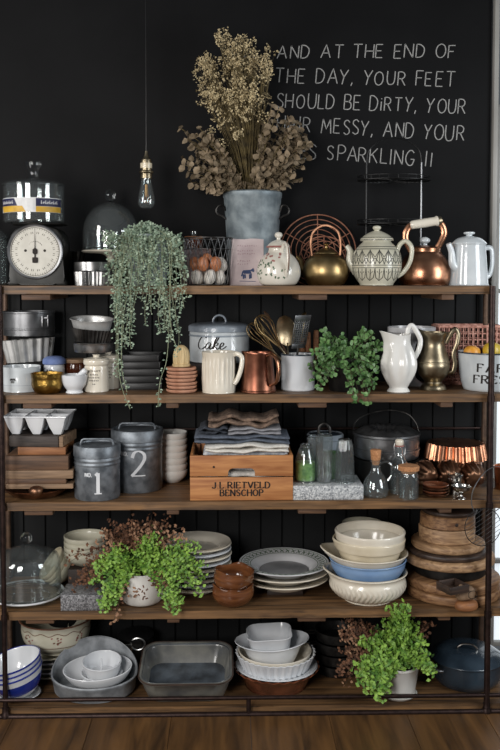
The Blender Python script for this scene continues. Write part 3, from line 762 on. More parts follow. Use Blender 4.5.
def blossom(lf, st, o0, tl):
    for cx, cy, rx, ry, n in ((228, 72, 30, 18, 26), (232, 100, 28, 20, 22), (222, 38, 4, 6, 4), (240, 45, 8, 8, 6), (205, 65, 5, 8, 5), (212, 92, 8, 8, 8), (245, 85, 20, 20, 20), (255, 65, 16, 14, 12), (226, 122, 18, 16, 9), (268, 72, 6, 6, 4), (250, 105, 16, 14, 8), (218, 140, 8, 10, 5)):
        for _ in range(n):
            e = W(cx+R.uniform(-rx, rx), cy+R.uniform(-ry, ry), .28+R.uniform(-.06, .07))-tl
            a = Vector((R.uniform(-.03, .03), R.uniform(-.03, .03), .04)); m_ = Vector((e.x*.35+R.uniform(-.02, .02), e.y*.3, .15+(e.z-.15)*.6))
            pts = bez(a, m_, e, 8); st.tube(pts, [.0016-.0001*i for i in range(9)], 4)
            for _k in range(4):
                q = e+rv()*.032; st.tube([pts[6], pts[6].lerp(q, .6)+Vector((0, 0, .004)), q], .0006, 3)
                for _j in range(7):
                    c = q+rv()*.016
                    leaf(lf, c, rv(), rv(), .0085*R.uniform(.7, 1.2), .0085, 'tri'); leaf(lf, c, rv(), rv(), .008, .0075, 'tri')
bunch('dried_eucalyptus', 'brown dried eucalyptus leaves spreading low out of the galvanised bucket', 'dried leaves', 'stem', 'euca', euca)
bunch('dried_flowers', 'tall beige dried flower sprays standing up in the galvanised bucket', 'dried flowers', 'stem', 'flower', blossom)
# --- teapot helper
def teapot(name, label, px, Y, body, seg, m, mlid, handle, spout, lid, knob, rot=0, hm=None, hr=1.5, hflat=None, mk=None):
    k = K(Y); t = thing(name, label, 'teapot', at(px, Y, 0), (0, 0, rot))
    pr = sm(body, 4); MB().lathe(shell(pr, .9), k, seg).obj('pot_body', m, t)
    if lid:
        MB().lathe(sm(lid, 4)[:]+[(0, lid[-1][1])], k, 40).obj('lid', mlid, t)
        if knob: MB().lathe(sm(knob, 3), k, 20).obj('knob', mk or mlid, t)
    if handle: b = MB(); handle_loop(b, handle, hr, k, 10, hflat); b.obj('handle', hm or m, t)
    if spout:
        pts, rr = spout; P = cr(pts, 5); L = len(P); q = [rr[0]+(rr[-1]-rr[0])*(i/(L-1))**.8 for i in range(L)]
        # hollow spout: outer and inner wall
        MB().tube([Vector(p)*k for p in P], [v*k for v in q], 16).obj('spout', m, t)
    return t, k, pr
# white floral teapot, handle turned to the viewer's right
body = [(0, 0), (14, 0), (19, 3), (22, 11), (21, 20), (16.5, 28), (11, 33), (10, 36), (10.4, 38)]
t, k, pr = teapot('floral_teapot', 'small white teapot painted with flowers and brown striped handle on the top shelf', 278.5, .09, body, 48, 'pipewhite', 'pipewhite',
    [(9, 0, 33), (15, 0, 41), (22, 0, 40), (26, 0, 31), (25, 0, 18), (20, 0, 9), (17, 0, 6)], ([(-16, 0, 10), (-24, 0, 16), (-26, 0, 26), (-29, 0, 33)], (5, 2)),
    [(11.4, 38), (11, 40), (7.5, 43.5), (3, 45.5)], [(0, 45), (2, 45.5), (2, 47), (4, 49.5), (3, 52.5), (0, 53.5)], rot=math.radians(-72), hr=1.9)
R.seed(12); fmap = on_lathe(pr, k, math.radians(72)-.25)
fg, fpk = MB(), MB()
for i in range(34):
    u, v = R.uniform(-22, 14), R.uniform(6, 25); a = R.uniform(0, 3)
    ribbons(fg, [[(u, v), (u+2.4*math.cos(a), v+2.4*math.sin(a))]], fmap, 1.5, 1.5, .0005)
for i in range(12):
    u, v = R.uniform(-16, 4), R.uniform(22, 33)
    ribbons(fpk, [[(u, v), (u+2.2, v+R.uniform(-.6, .6))]], fmap, 1.7, 1.7, .0006)
fg.obj('painted_leaves', 'flgreen', t, 0); fpk.obj('painted_roses', 'flpink', t, 0)
b = MB(); b.lathe([(11.9, 37.6), (12.4, 38.4), (11.9, 39.4), (11, 39)], k, 40, loop=True); b.obj('pink_rim', 'flpink', t)
b = MB(); handle_loop(b, [(15, 0, 42.7), (22.5, 0, 41.6), (27.8, 0, 31), (26.8, 0, 18), (20.5, 0, 7.5)], .55, k); b.obj('handle_stripe', 'flbrown', t)
# --- copper wire cooling racks leaning on the wall
def wire_rack(label, px, py, Y, r, n, lean, group='copper wire cooling racks'):
    k = K(Y); z = W(px, py, Y).z
    cxy = W(px, py, Y); t = thing('wire_cooling_rack', label, 'cooling rack', (cxy.x, Y, ZS[0]), (-lean, 0, 0), group)
    rr = r*k; cz = (z-ZS[0])/math.cos(lean)
    for j in range(n):
        q = rr*(1-j/(n+.3)); MB().tube([(q*math.sin(2*PI*i/56), 0, cz+q*math.cos(2*PI*i/56)) for i in range(56)], .0031 if j == 0 else .0021, 6, True).obj('wire_ring', 'copperwire', t)
    for a in (0, PI/3, 2*PI/3): MB().tube([(rr*math.sin(a), .003, cz+rr*math.cos(a)), (-rr*math.sin(a), .003, cz-rr*math.cos(a))], .0024, 6).obj('spoke', 'copperwire', t)
    return t
wire_rack('large round copper wire cooling rack leaning behind the brass kettle', 319, 250.5, .36, 38, 7, math.radians(14))
wire_rack('smaller round copper wire cooling rack leaning in front of the larger one', 325, 261, .27, 25.5, 5, math.radians(12))
# --- brass kettle
body = [(0, 0), (15, 0), (18, 1), (22.5, 9), (23, 17), (20, 25), (14, 30), (10.5, 31.5)]
t, k, pr = teapot('brass_kettle', 'squat brass kettle with tall hoop handle in front of the copper racks', 326, .15, body, 48, 'brass', 'brass',
    None, ([(-17, 3, 12), (-25, 5, 17), (-27, 6, 25), (-31, 7, 29)], (5, 1.8)), [(12, 31.4), (11, 33), (6, 36), (2, 37.5)], [(0, 37), (1.5, 37.5), (1.5, 39), (3, 41), (0, 43)], rot=math.radians(-14))
b = MB(); handle_loop(b, [(-14, 0, 28), (-15.5, 0, 42), (-13, 0, 53), (-4, 0, 59.5), (5, 0, 58.5), (12, 0, 53), (14.5, 0, 42), (14, 0, 28)], .75, k, 8, 1.8); b.obj('handle', 'oldcopper', t)
# --- patterned teapot
body = [(0, 0), (15, 0), (17, 2), (23.5, 12), (25, 22), (23.5, 32), (18.5, 39), (14.5, 43), (14, 45)]
t, k, pr = teapot('patterned_teapot', 'cream teapot with bands of black line pattern on the top shelf', 376.5, .09, body, 56, 'sage', 'sage',
    [(20, 0, 34), (23, 0, 41), (29, 0, 44), (34.5, 0, 37), (33, 0, 24), (27, 0, 14), (20.5, 0, 9)], ([(-19, 0, 14), (-26, 0, 24), (-26.5, 0, 34), (-30, 0, 40)], (6, 2.4)),
    [(16.5, 44.5), (16, 47), (11, 51), (5, 54), (3, 54.5)], [(0, 54), (2.6, 54), (2.6, 55.2), (4.2, 57), (3.4, 59.2), (0, 60)], rot=math.radians(-14), hr=2.3)
fmap = on_lathe(pr, k, .2); ls = []
for v in (17.5, 20, 36, 38.3): ls.append([(u, v) for u in range(-76, 77, 2)])
for i in range(-8, 9):
    u = i*9
    ls += [[(u-4.5, 20.8), (u, 35.2)], [(u+4.5, 20.8), (u, 35.2)], [(u, 21), (u, 35)], [(u-4.2, 28), (u-1.2, 33), (u+1.2, 33), (u+4.2, 28)], [(u-4.2, 27), (u, 21.5), (u+4.2, 27)]]
    ls += [[(u-4.5, 17), (u-3.4, 8), (u, 5)], [(u+4.5, 17), (u+3.4, 8), (u, 5)], [(u, 16.5), (u, 6)], [(u-2.4, 14), (u, 11), (u+2.4, 14)]]
ribbons(MB(), dense(ls, 2), fmap, .75, .7, .0004).obj('line_pattern', 'inkgrey', t, 0)
lm = on_lathe(sm([(16.5, 44.5), (16, 47), (11, 51), (5, 54), (3, 54.5)], 4), k, 0); ls = [[(u, v) for u in range(-48, 49, 2)] for v in (45.3, 47.6)]
for i in range(-16, 17): ls.append([(i*3, 45.5), (i*3+1.5, 47.4)])
ribbons(MB(), ls, lm, .7, .6, .0004).obj('lid_pattern', 'inkgrey', t, 0)
# --- black wire tiered stand
Y = .33; k = K(Y)
t = thing('tiered_wire_stand', 'tall black wire tiered stand against the blackboard behind the kettles', 'wire stand', at(393, Y, 0))
for h in (60.5, 104):
    b = MB()
    for r in (36, 30, 24, 18, 12, 6): b.tube([(x, y*.68, z) for x, y, z in circ(r*k, h*k, 44)], .0022 if r == 36 else .0012, 6, True)
    b.tube([(x, y*.68, z) for x, y, z in circ(36*k, (h+4)*k, 44)], .0018, 6, True)
    for i in range(24):
        a = 2*PI*i/24; b.tube([(6*k*math.sin(a), 4*k*math.cos(a), h*k), (36*k*math.sin(a), 24.5*k*math.cos(a), h*k), (36*k*math.sin(a), 24.5*k*math.cos(a), (h+4)*k)], .0012, 4)
    b.obj('wire_tier', 'blackwire', t)
for sg in (-1, 1): MB().tube([(sg*27.5*k, 0, 0), (sg*27.5*k, 0, 122*k)], .0036, 8).obj('upright', 'pewter' if sg > 0 else 'blackwire', t)
MB().tube(cr([(-27.5*k, 0, 121*k), (-25*k, 0, 134*k), (-14*k, 0, 143*k), (0, 0, 146*k), (14*k, 0, 143*k), (25*k, 0, 134*k), (27.5*k, 0, 121*k)], 5), .0028, 8).obj('hoop_handle', 'blackwire', t)
# --- copper kettle
body = [(0, 0), (21, 0), (24, 1.5), (26.3, 7), (26, 16), (22.5, 25), (17.5, 31), (15.5, 33), (15.5, 36)]
t, k, pr = teapot('copper_kettle', 'bright copper kettle with pale grip on its arched handle on the top shelf', 424.5, .17, body, 56, 'copper', 'copper',
    None, ([(14, 16, 12), (20, 23, 18), (21, 26, 28), (22, 30, 33)], (6, 2.5)), [(16, 36), (15, 37.6), (8, 39.4), (3, 40)], [(0, 39.5), (2.5, 40), (2.4, 41.5), (5, 43.5), (5, 46), (2.5, 48), (0, 48.4)], mk='enamel')
for pts in ([(-13.5, 0, 33), (-16.5, 0, 39), (-19.5, 0, 46), (-19, 0, 53), (-16, 0, 58.5), (-12, 0, 61)], [(13.5, 0, 32), (13, 0, 37), (17, 0, 45), (19.5, 0, 52), (17.5, 0, 59.5), (13, 0, 64.5)]):
    b = MB(); handle_loop(b, pts, 1.2, k, 8, 2.6); b.obj('handle_bracket', 'copper', t)
b = MB(); a0, a1 = Vector((-15, 0, 60)), Vector((14, 0, 64.6))
b.tube([(a0.lerp(a1, q))*k for q in (0, .05, .12, .5, .85, .9, .95, 1)], [v*k for v in (3, 4.2, 4.4, 4.6, 4.4, 5.2, 5.2, 3.4)], 18); b.obj('grip', 'ivory', t)
b = MB(); b.tube([a0.lerp(a1, .97)*k, a0.lerp(a1, 1.09)*k], [5*k, 3.6*k], 18); b.obj('grip_end', 'oldbrass', t)
# --- white enamel coffee pot
body = [(0, 0), (18.5, 0), (19.3, 1), (19, 5), (17.2, 30), (16.2, 39), (16.4, 41)]
t, k, pr = teapot('enamel_coffee_pot', 'white enamel coffee pot with lid at the right end of the top shelf', 468.5, .12, body, 48, 'enamel', 'enamel',
    [(15.5, -1, 35), (22, -1, 38), (27.5, -1.5, 36), (28, -2, 22), (25, -2, 11), (19.5, -1, 8)], ([(-15, 0, 17), (-20, 0, 22), (-21.5, 0, 33), (-25.5, 0, 41.5)], (5, 2.6)),
    [(17.4, 41), (17.2, 42.4), (12, 47), (6, 49), (3, 49.5)], [(0, 49), (3, 49.4), (3, 50.5), (5.4, 51.6), (5, 53.4), (0, 54)], hr=1.5, hflat=1.7, rot=math.radians(24))
# ================================================================== SECOND SHELF
S = 1
def dish(name, label, cat, px, Y, sh, prof, t, m, h=0, seg=48, rot=(0, 0, 0), mod=None, group=None, ell=(1, 1), off=(0, 0)):
    k = K(Y); return solo(name, label, cat, MB().lathe(shell(prof, t), k, seg, mod, ell=ell), m, at(px, Y, sh, h)+Vector((off[0], off[1], 0)), rot, group)
# left corner pans
Y = .335; k = K(Y)
dish('dark_tin', 'dark round tin at the bottom of the pan stack in the second shelf corner', 'tin', 30, Y, S, [(0, 0), (22, 0), (23, 1), (23.5, 21)], .8, 'darkmetal')
sh, md = fluted(21, 25, 22, 17, 1.5)
solo('fluted_mould', 'silver fluted mould between the dark tin and the springform pan', 'mould', MB().lathe(sh, k, 204, md), 'brighttin', at(30, Y, S, 24), deg(-2, -4, 0))
t = thing('springform_pan', 'grey springform cake pan with clasp on top of the silver fluted mould', 'cake pan', at(30, Y, S, 50))
MB().lathe(shell([(0, 0), (24, 0), (25, .6), (25, 6), (25.6, 6.4), (25.6, 7.4), (25, 7.8), (25, 22), (25.8, 22.6), (25.8, 24)], .7), k, 56).obj('ring', 'pewter', t)
b = MB()
for a in (.72, .98):
    b.box((25.8*k*math.sin(a), -25.8*k*math.cos(a), 15*k), (1.3*k, 1.4*k, 11*k), .001)
b.box((26.5*k*math.sin(.85), -26.5*k*math.cos(.85), 15*k), (5*k, 1.2*k, 1.2*k), .001, Matrix.Translation((0, 0, 3*k))); b.obj('clasp', 'pewter', t)
# white enamel bowl with emblem
Y = .145; k = K(Y)
pr = sm([(0, 0), (16.5, 0), (18, 1.5), (18.8, 8), (18.6, 17), (19, 21.5), (19.3, 24.5)], 3)
t = thing('enamel_bowl', 'white enamel bowl with small dark emblem behind the hammered brass bowl', 'bowl', at(21.5, Y, S))
MB().lathe(shell(pr, .8), k, 48).obj('bowl_body', 'enamel', t)
fm = on_lathe(pr, k, -.22); b = MB()
ribbons(b, [[(-1.6, 9.5), (-1.8, 12.5), (-.9, 14)], [(-.4, 9.5), (-.3, 14)], [(1, 9.5), (1.2, 12.6), (.4, 14)], [(-2, 14), (-3, 12)], [(1.6, 14), (2.6, 12)]], fm, .9, .9, .0005).obj('emblem', 'ink', t, 0)
ribbons(MB(), [[(u, 7) for u in range(-20, 24, 2)]], fm, .3, .3, .0004).obj('rim_line', 'bluegrey', t, 0)
# small crock with blue cloth lid
Y = .225; k = K(Y)
pr = sm([(0, 0), (9, 0), (10, 1), (10.6, 4), (10.6, 20), (9.6, 24)], 3)
t = thing('lidded_crock', 'small white crock with blue lid behind the hammered brass bowl', 'crock', at(54.5, Y, S))
MB().lathe(shell(pr, .9), k, 40).obj('crock_body', 'cool', t)
MB().lathe(sm([(9, 24.2), (11, 24.4), (11.4, 26), (10.8, 29.5), (7, 32)], 3)+[(0, 32.4), (0, 24.2)], k, 40).obj('lid', 'bluelid', t)
fm = on_lathe(pr, k, -.1); ls, wd = strokes('III NII', gap=.25); ribbons(MB(), place_lines([[p for p in l] for l in ls], 2.2, -5, 17.5), fm, .5, .35, .0004).obj('lettering_marks', 'ink', t, 0)
# hammered brass bowl
dish('brass_bowl', 'hammered brass bowl at the front left of the second shelf', 'bowl', 47.5, .064, S, sm([(0, 0), (9, 0), (12.5, 1.5), (15.4, 7), (15.6, 14), (16, 16.6), (16.3, 20)], 4), .8, 'goldhammer')
# brown jar with wooden lid
Y = .27; k = K(Y)
t = thing('brown_jar', 'dark brown glass jar with flat wooden lid behind the white mortar', 'jar', at(75.5, Y, S))
MB().lathe(sm([(0, 0), (9, 0), (10, 1.2), (10.2, 5), (10.2, 21), (9.4, 24.4)], 3)+[(0, 24.4)], k, 36).obj('jar_body', 'amber', t)
MB().lathe([(0, 24.6), (10.4, 24.6), (10.8, 25.2), (10.8, 27.6), (10.2, 28.2), (0, 28.2)], k, 36).obj('lid', 'boardc', t)
# mortar and pestle
Y = .065; k = K(Y)
dish('mortar', 'white mortar bowl at the front of the second shelf beside the brass bowl', 'mortar', 74.5, Y, S, sm([(0, 0), (8, 0), (8.4, 1.6), (7.6, 3), (11, 8), (12.6, 14), (13, 18)], 4), 1.6, 'cool')
b = MB().tube([Vector(p)*k for p in cr([(-8, 1, 8), (-3, 0, 11.5), (4, -1, 17), (9, -2, 21), (12, -2.6, 23.4)], 3)], [v*k for v in [3.6, 3.8, 3.4, 3, 2.6, 2.4, 2.4, 2.5, 2.7, 2.9, 3, 2.8, 2]], 14)
solo('pestle', 'white pestle leaning out of the mortar', 'pestle', b, 'cool', at(74.5, Y, S))
# stoneware jars
pr = sm([(0, 0), (11, 0), (12, 1), (12.3, 3), (12, 22), (11.4, 26), (12.6, 27.5), (12.8, 31), (12, 32)], 3)
for px, Y, lab in ((96.5, .12, 'cream stoneware jar with printed dark lettering and knobbed lid on the second shelf'), (108.5, .225, 'cream stoneware jar half hidden by the trailing plant, behind the lettered one')):
    k = K(Y); t = thing('stoneware_jar', lab, 'jar', at(px, Y, S), group='stoneware jars')
    MB().lathe(shell(pr, 1), k, 40).obj('jar_body', 'ivory', t)
    MB().lathe(sm([(12.4, 32.2), (12, 33), (7, 34), (3, 34.6)], 3)+[(3, 35.5), (4, 37), (0, 37.6), (0, 32.2)], k, 36).obj('lid', 'ivory', t)
    fm = on_lathe(pr, k, -.05); b = MB(); R.seed(14)
    for v, n, h in ((20.5, 8, 1.6), (16.8, 5, 1.5), (14, 7, 1.3), (11, 6, 1.3), (7.6, 2, 1.3)):
        for i in range(n):
            u = (i-(n-1)/2)*1.65; ribbons(b, [[(u-.45, v), (u-.45, v+h)], [(u-.45, v+h), (u+.5, v+R.uniform(.1, h))]], fm, .42, .3, .0004)
    b.obj('printing', 'ink', t, 0)
# silver tins on the jars
Y = .165; k = K(Y)
dish('baking_tin', 'round silver baking tin resting on the stoneware jars', 'tin', 93.5, Y, S, sm([(0, 0), (16, 0), (18.5, 1), (19.6, 8), (20.2, 9)], 3), .7, 'tin', 38.2)
sh, md = fluted(17, 21, 13, 34, .8)
solo('fluted_tin', 'dark fluted tin in the middle of the silver tin stack', 'tin', MB().lathe(sh, k, 170, md), 'darkmetal', at(93, Y, S, 47.8), deg(0, 5, 0))
dish('oval_tin', 'shiny oval silver tin tilted on top of the tin stack on the second shelf', 'tin', 92.5, Y, S, sm([(0, 0), (16, 0), (18, 1.2), (20.5, 10), (22, 11)], 3), .7, 'brighttin', 60, rot=deg(9, 2, 0), ell=(1, .75))
# dark trays
Y = .25; k = K(Y)
for i in range(5):
    b = MB(); w, d, h = 39.5-i*1.2, 40, 6.4; z0 = 0
    b.box((0, 0, .6*k), (w*k, d*k, 1.0*k), .001)
    for sx in (1, -1): b.box((sx*(w/2)*k, 0, 3.2*k), (.8*k, (d+1)*k, h*k), .001)
    for sy in (1, -1): b.box((0, sy*d/2*k, 3.2*k), ((w+1)*k, .8*k, h*k), .001)
    b.tube([(sx*(w/2+.8)*k, sy*(d/2+.8)*k, 6.3*k) for sx, sy in ((1, 1), (1, -1), (-1, -1), (-1, 1))], .0018, 6, True)
    solo('black_baking_tray', ('lowest', 'second from the bottom', 'middle', 'second from the top', 'topmost')[i]+' of the black baking trays stacked behind the trailing plant', 'tray', b, 'blacktray', at(143, Y, S, i*6.9), deg(0, 0, (0, 2, -2, 1, -1)[i]), 'stack of black trays')
# terracotta saucers with reamer
Y = .08; k = K(Y); R.seed(5)
for i in range(7):
    r = 15.6-(.6 if i == 6 else 0)-(.4*(i % 2))
    solo('terracotta_saucer', ('lowest', 'second from the bottom', 'third from the bottom', 'middle', 'third from the top', 'second from the top', 'topmost')[i]+' of the seven small terracotta saucers in the stack', 'saucer',
         MB().lathe(shell([(0, 0), (r*.8, 0), (r*.93, .7), (r, 2.2), (r, 3.3)], 1), k, 40), 'terracotta', at(181.5, Y, S, i*3.65)+Vector((R.uniform(-.003, .003), R.uniform(-.003, .003), 0)), group='terracotta saucers')
def rib(a, r, z, i): return (r*(1+.035*math.cos(18*a)), z)
b = MB().lathe([(0, 0), (8.6, 0), (9, .8), (9, 2.4), (7.6, 3)], k, 60); b.lathe(sm([(7.8, 2.6), (8.2, 7), (8, 12), (6.6, 17), (3.5, 20.5), (1, 21.5)], 4)+[(0, 21.6)], k, 108, rib)
solo('citrus_reamer', 'pale wooden ribbed dome standing on the terracotta saucers', 'reamer', b, 'reamer', at(181.5, Y, S, 26))
# cake tin on a dark box
Y = .305; k = K(Y)
solo('wooden_box', 'dark wooden box carrying the white cake tin', 'box', MB().box((0, 0, 12.2*k), (55*k, 50*k, 24.4*k), .003), 'darkbox', at(219, Y, S))
t = thing('cake_tin', 'round white enamel cake tin with black script and grey lid on the second shelf', 'cake tin', at(219.5, Y, S, 24.6))
pr = [(0, 0), (29, 0), (30, .8), (30, 29), (29.5, 30)]
MB().lathe(shell(pr, .8), k, 64).obj('tin_body', 'enamel', t)
MB().lathe([(0, 39.6)]+sm([(12, 39.2), (24, 38.2), (29.6, 36.6), (31, 35)], 3)+[(31, 30.5), (30.2, 30.2), (30.2, 33), (0, 37)], k, 64).obj('lid', 'bluegrey', t)
b = MB().tube([(u*k, 0, v*k) for u, v in [(a.x, a.y) for a in cr([(-6.5, 38.8, 0), (-6, 42, 0), (-3.5, 45, 0), (0, 46, 0), (3.5, 45, 0), (6, 42, 0), (6.5, 38.8, 0)], 4)]], .0028, 8, flat=1.5); b.obj('lid_handle', 'bluegrey', t)
MB().lathe([(30, 25.6), (30.5, 26), (30.5, 27), (30, 27.4)], k, 64, loop=True).obj('tin_band', 'bluegrey', t)
# script lettering, slanted pen strokes
C_ = [(5.2, 8.2), (5.4, 9.6), (4, 10), (1.6, 8.4), (.2, 5), (.2, 2), (1.6, .2), (3.6, .3), (5.6, 2)]
a_ = [(9.2, 4.4), (8, 5), (6.6, 4), (5.9, 1.8), (6.6, .3), (8, 1.2), (9.3, 4.2), (8.8, 1.4), (9.3, .2), (10.6, 1.4)]
k1 = [(10.6, 1.4), (12.4, 5), (13.8, 8.6), (13.4, 9.8), (12.6, 9), (11.6, 5.5), (11.1, .1)]
k2 = [(11.3, 2.6), (12.6, 4.8), (13.9, 4.4), (13.3, 3), (11.8, 2.5), (13, 1.2), (13.9, .1), (15.2, 1.3)]
e_ = [(15.2, 1.3), (17, 2.6), (17.6, 4.2), (16.6, 4.9), (15.5, 3.4), (15.5, 1.2), (16.6, .1), (18.2, .9), (19.6, 2.4)]
ls = [[(v.x, v.y) for v in cr([(x, y, 0) for x, y in q], 6)] for q in (C_, a_, k1, k2, e_)]
ls = [[((a+b*.12)*1.5-23.5, 14+b*1.3) for a, b in q] for q in ls]
ribbons(MB(), dense(ls, .7), on_lathe(pr, k, 0.03), 1.5, .55, .0006).obj('script_lettering', 'ink', t, 0)
# ribbed cream pitcher
Y = .085; k = K(Y)
t = thing('ribbed_pitcher', 'cream ribbed pitcher standing in front of the cake tin', 'pitcher', at(219, Y, S))
pr = sm([(0, 0), (15.5, 0), (16.6, 1), (17, 6), (16.6, 32), (17, 38), (17.4, 40.5)], 3)
def ribs(a, r, z, i):
    f = max(0, min(1, (z-6)/2))*max(0, min(1, (34-z)/2)); return (r*(1+.03*f*math.cos(22*a)), z) if r > 13 else (r, z)
MB().lathe(shell(pr, 1), k, 176, ribs).obj('pitcher_body', 'ivory', t)
b = MB(); handle_loop(b, [(13, -6, 37), (18, -8, 39), (23, -9, 35), (22, -9, 24), (18.5, -8.4, 14), (15, -8, 9)], 1.7, k, 10, 1.4); b.obj('handle', 'ivory', t)
# copper jug
Y = .085; k = K(Y)
t = thing('copper_jug', 'straight sided old copper jug on the second shelf', 'jug', at(258, Y, S))
pr = [(0, 0), (17.5, 0), (18.4, .6), (18.4, 2.4), (17.6, 3), (14.8, 38), (15.2, 39), (15, 40)]
def lip(a, r, z, i): 
    f = max(0, (z-30)/10)*max(0, math.cos(a+PI/2-.4))**6; return (r*(1+.16*f), z+f*1.5)
MB().lathe(shell(pr, .7), k, 56, lip).obj('jug_body', 'jugcopper', t)
b = MB(); handle_loop(b, [(9.5, -11, 37), (14, -15.5, 38.5), (18.5, -20, 33), (19.5, -21.5, 22), (17.5, -19.5, 12), (12.5, -14, 8)], 2.6, k, 10, .5); b.obj('handle', 'copper', t)
# white pot of utensils
Y = .15; k = K(Y)
t = thing('enamel_utensil_pot', 'white enamel pot with dark rim holding kitchen utensils', 'pot', at(298, Y, S))
pr = [(0, 0), (16, 0), (17, 1), (17.3, 35), (17.8, 36)]
MB().lathe(shell(pr, .9), k, 48).obj('pot_body', 'cool', t)
MB().lathe([(17.4, 35.2), (18.3, 35.6), (18.3, 36.8), (17, 36.8)], k, 48, loop=True).obj('dark_rim', 'navyiron', t)
org = at(298, Y, S)
def toward(px, py, Yt): return W(px, py, Yt)-org
def uten(name, label, px, py, Yt, base=(0, 0, 5), cat='utensil'):
    e = toward(px, py, Yt); b0 = Vector(base)*k; d = (e-b0); L = d.length
    q = d.to_track_quat('Z', 'Y').to_euler()
    t = thing(name, label, cat, org+b0, q); return t, L
t, L = uten('whisk', 'brass wire balloon whisk leaning left out of the white utensil pot', 262, 322, .11, (9, 3, 5))
MB().tube([(0, 0, 0), (0, 0, L*.62)], .005, 10).obj('handle', 'oldbrass', t)
for i in range(6):
    a = PI*i/6; MB().tube([(math.cos(a)*v, math.sin(a)*v, z) for v, z in [(p.x, p.y) for p in cr([(.003, L*.6, 0), (.024, L*.8, 0), (.038, L*.93, 0), (.026, L*1.05, 0), (0, L*1.09, 0), (-.026, L*1.05, 0), (-.038, L*.93, 0), (-.024, L*.8, 0), (-.003, L*.6, 0)], 4)]], .0011, 5).obj('wire_loop', 'brass', t)
t, L = uten('whisk', 'second brass whisk at the far left of the white utensil pot, lower than the other', 252, 328, .14, (6, 0, 5))
MB().tube([(0, 0, 0), (0, 0, L*.62)], .005, 10).obj('handle', 'oldbrass', t)
for i in range(6):
    a = PI*i/6; MB().tube([(math.cos(a)*v, math.sin(a)*v, z) for v, z in [(p.x, p.y) for p in cr([(.003, L*.6, 0), (.02, L*.8, 0), (.032, L*.93, 0), (.022, L*1.03, 0), (0, L*1.06, 0), (-.022, L*1.03, 0), (-.032, L*.93, 0), (-.02, L*.8, 0), (-.003, L*.6, 0)], 4)]], .0011, 5).obj('wire_loop', 'brass', t)
def spoon_head(wd, ht, z0, dep, n=14):
    b = MB(); vs = []; fs = []
    for j in range(n+1):
        v = -1+2*j/n; w = wd*math.sqrt(max(0, 1-v*v))**.9+.0008
        for i in range(7):
            u = -1+2*i/6; vs.append((u*w, dep*(1-u*u)*(1-v*v)-.001, z0+ht*(v+1)/2))
        for i in range(7):
            u = -1+2*i/6; vs.append((u*(w+.001), dep*(1-u*u)*(1-v*v)+.0012, z0+ht*(v+1)/2))
    for j in range(n):
        o, q = j*14, (j+1)*14
        for i in range(6): fs += [(o+i, o+i+1, q+i+1, q+i), (o+7+i, q+7+i, q+8+i, o+8+i)]
        fs += [(o, q, q+7, o+7), (o+6, o+13, q+13, q+6)]
    b.add(vs, fs); return b
t, L = uten('serving_spoon', 'large pale metal serving spoon leaning right in the white utensil pot', 285, 318, .11, (-7, 0, 5), 'spoon')
spoon_head(.046, L*.46, L*.58, .016).obj('spoon_bowl', 'oldbrass', t); MB().tube([(0, 0, 0), (0, 0, L*.63)], .0042, 8, flat=.5).obj('handle', 'oldbrass', t)
t, L = uten('slotted_turner', 'dark metal slotted turner leaning right in the white utensil pot', 303, 318, .09, (-6, -4, 6), 'turner')
b = MB(); 
for i in range(8):
    xx = (-1+2*i/7)*.043; b.box((xx, 0, L*.79), (.006, .002, L*.4), .0008, seg=1)
b.box((0, 0, L*1.0), (.096, .0022, .024), .001); b.box((0, 0, L*.58), (.08, .0022, .02), .001)
for i in range(10): b.box((0, .0005, L*.63+i*L*.034), (.09, .0014, .004), .0004, seg=1)
b.obj('slotted_blade', 'pewter', t); MB().tube([(0, 0, 0), (0, 0, L*.6)], .004, 8).obj('handle', 'darkmetal', t)
t, L = uten('ladle', 'small brass ladle at the back right of the white utensil pot', 306, 312, .17, (-6, 5, 5), 'ladle')
spoon_head(.026, .05, L-.05, .02).obj('ladle_bowl', 'brass', t); MB().tube([(0, 0, 0), (0, 0, L-.045)], .0035, 8).obj('handle', 'brass', t)
t, L = uten('wooden_spoon', 'dark spoon standing at the back of the white utensil pot', 264, 311, .22, (6, 9, 5), 'spoon')
spoon_head(.024, .06, L-.06, .01).obj('spoon_bowl', 'boarda', t); MB().tube([(0, 0, 0), (0, 0, L-.055)], .004, 8).obj('handle', 'boarda', t)
# three upright wooden handles behind
Y = .34; k = K(Y)
solo('dark_tin', 'dark round tin holding upright wooden handles behind the utensil pot', 'tin', MB().lathe(shell([(0, 0), (15, 0), (15.6, 1), (15.6, 26)], .8), k, 36), 'iron', at(309, Y, S))
for i, (px, tp) in enumerate(((302, 336), (308, 331), (316, 329))):
    x = W(px, 380, Y).x-at(309, Y, S).x; L = (384-tp)
    solo('wooden_rod', ('leftmost', 'middle', 'rightmost')[i]+' of three upright reddish wooden rods behind the white utensil pot', 'rod', MB().lathe(sm([(0, 1.4), (2, 1.4), (2.6, 3), (2.8, L*.5), (2.5, L-3), (1.4, L-.6)], 3)+[(0, L)], k, 16), 'boardb', at(309, Y, S)+Vector((x, 0, 0)), group='upright wooden rods')
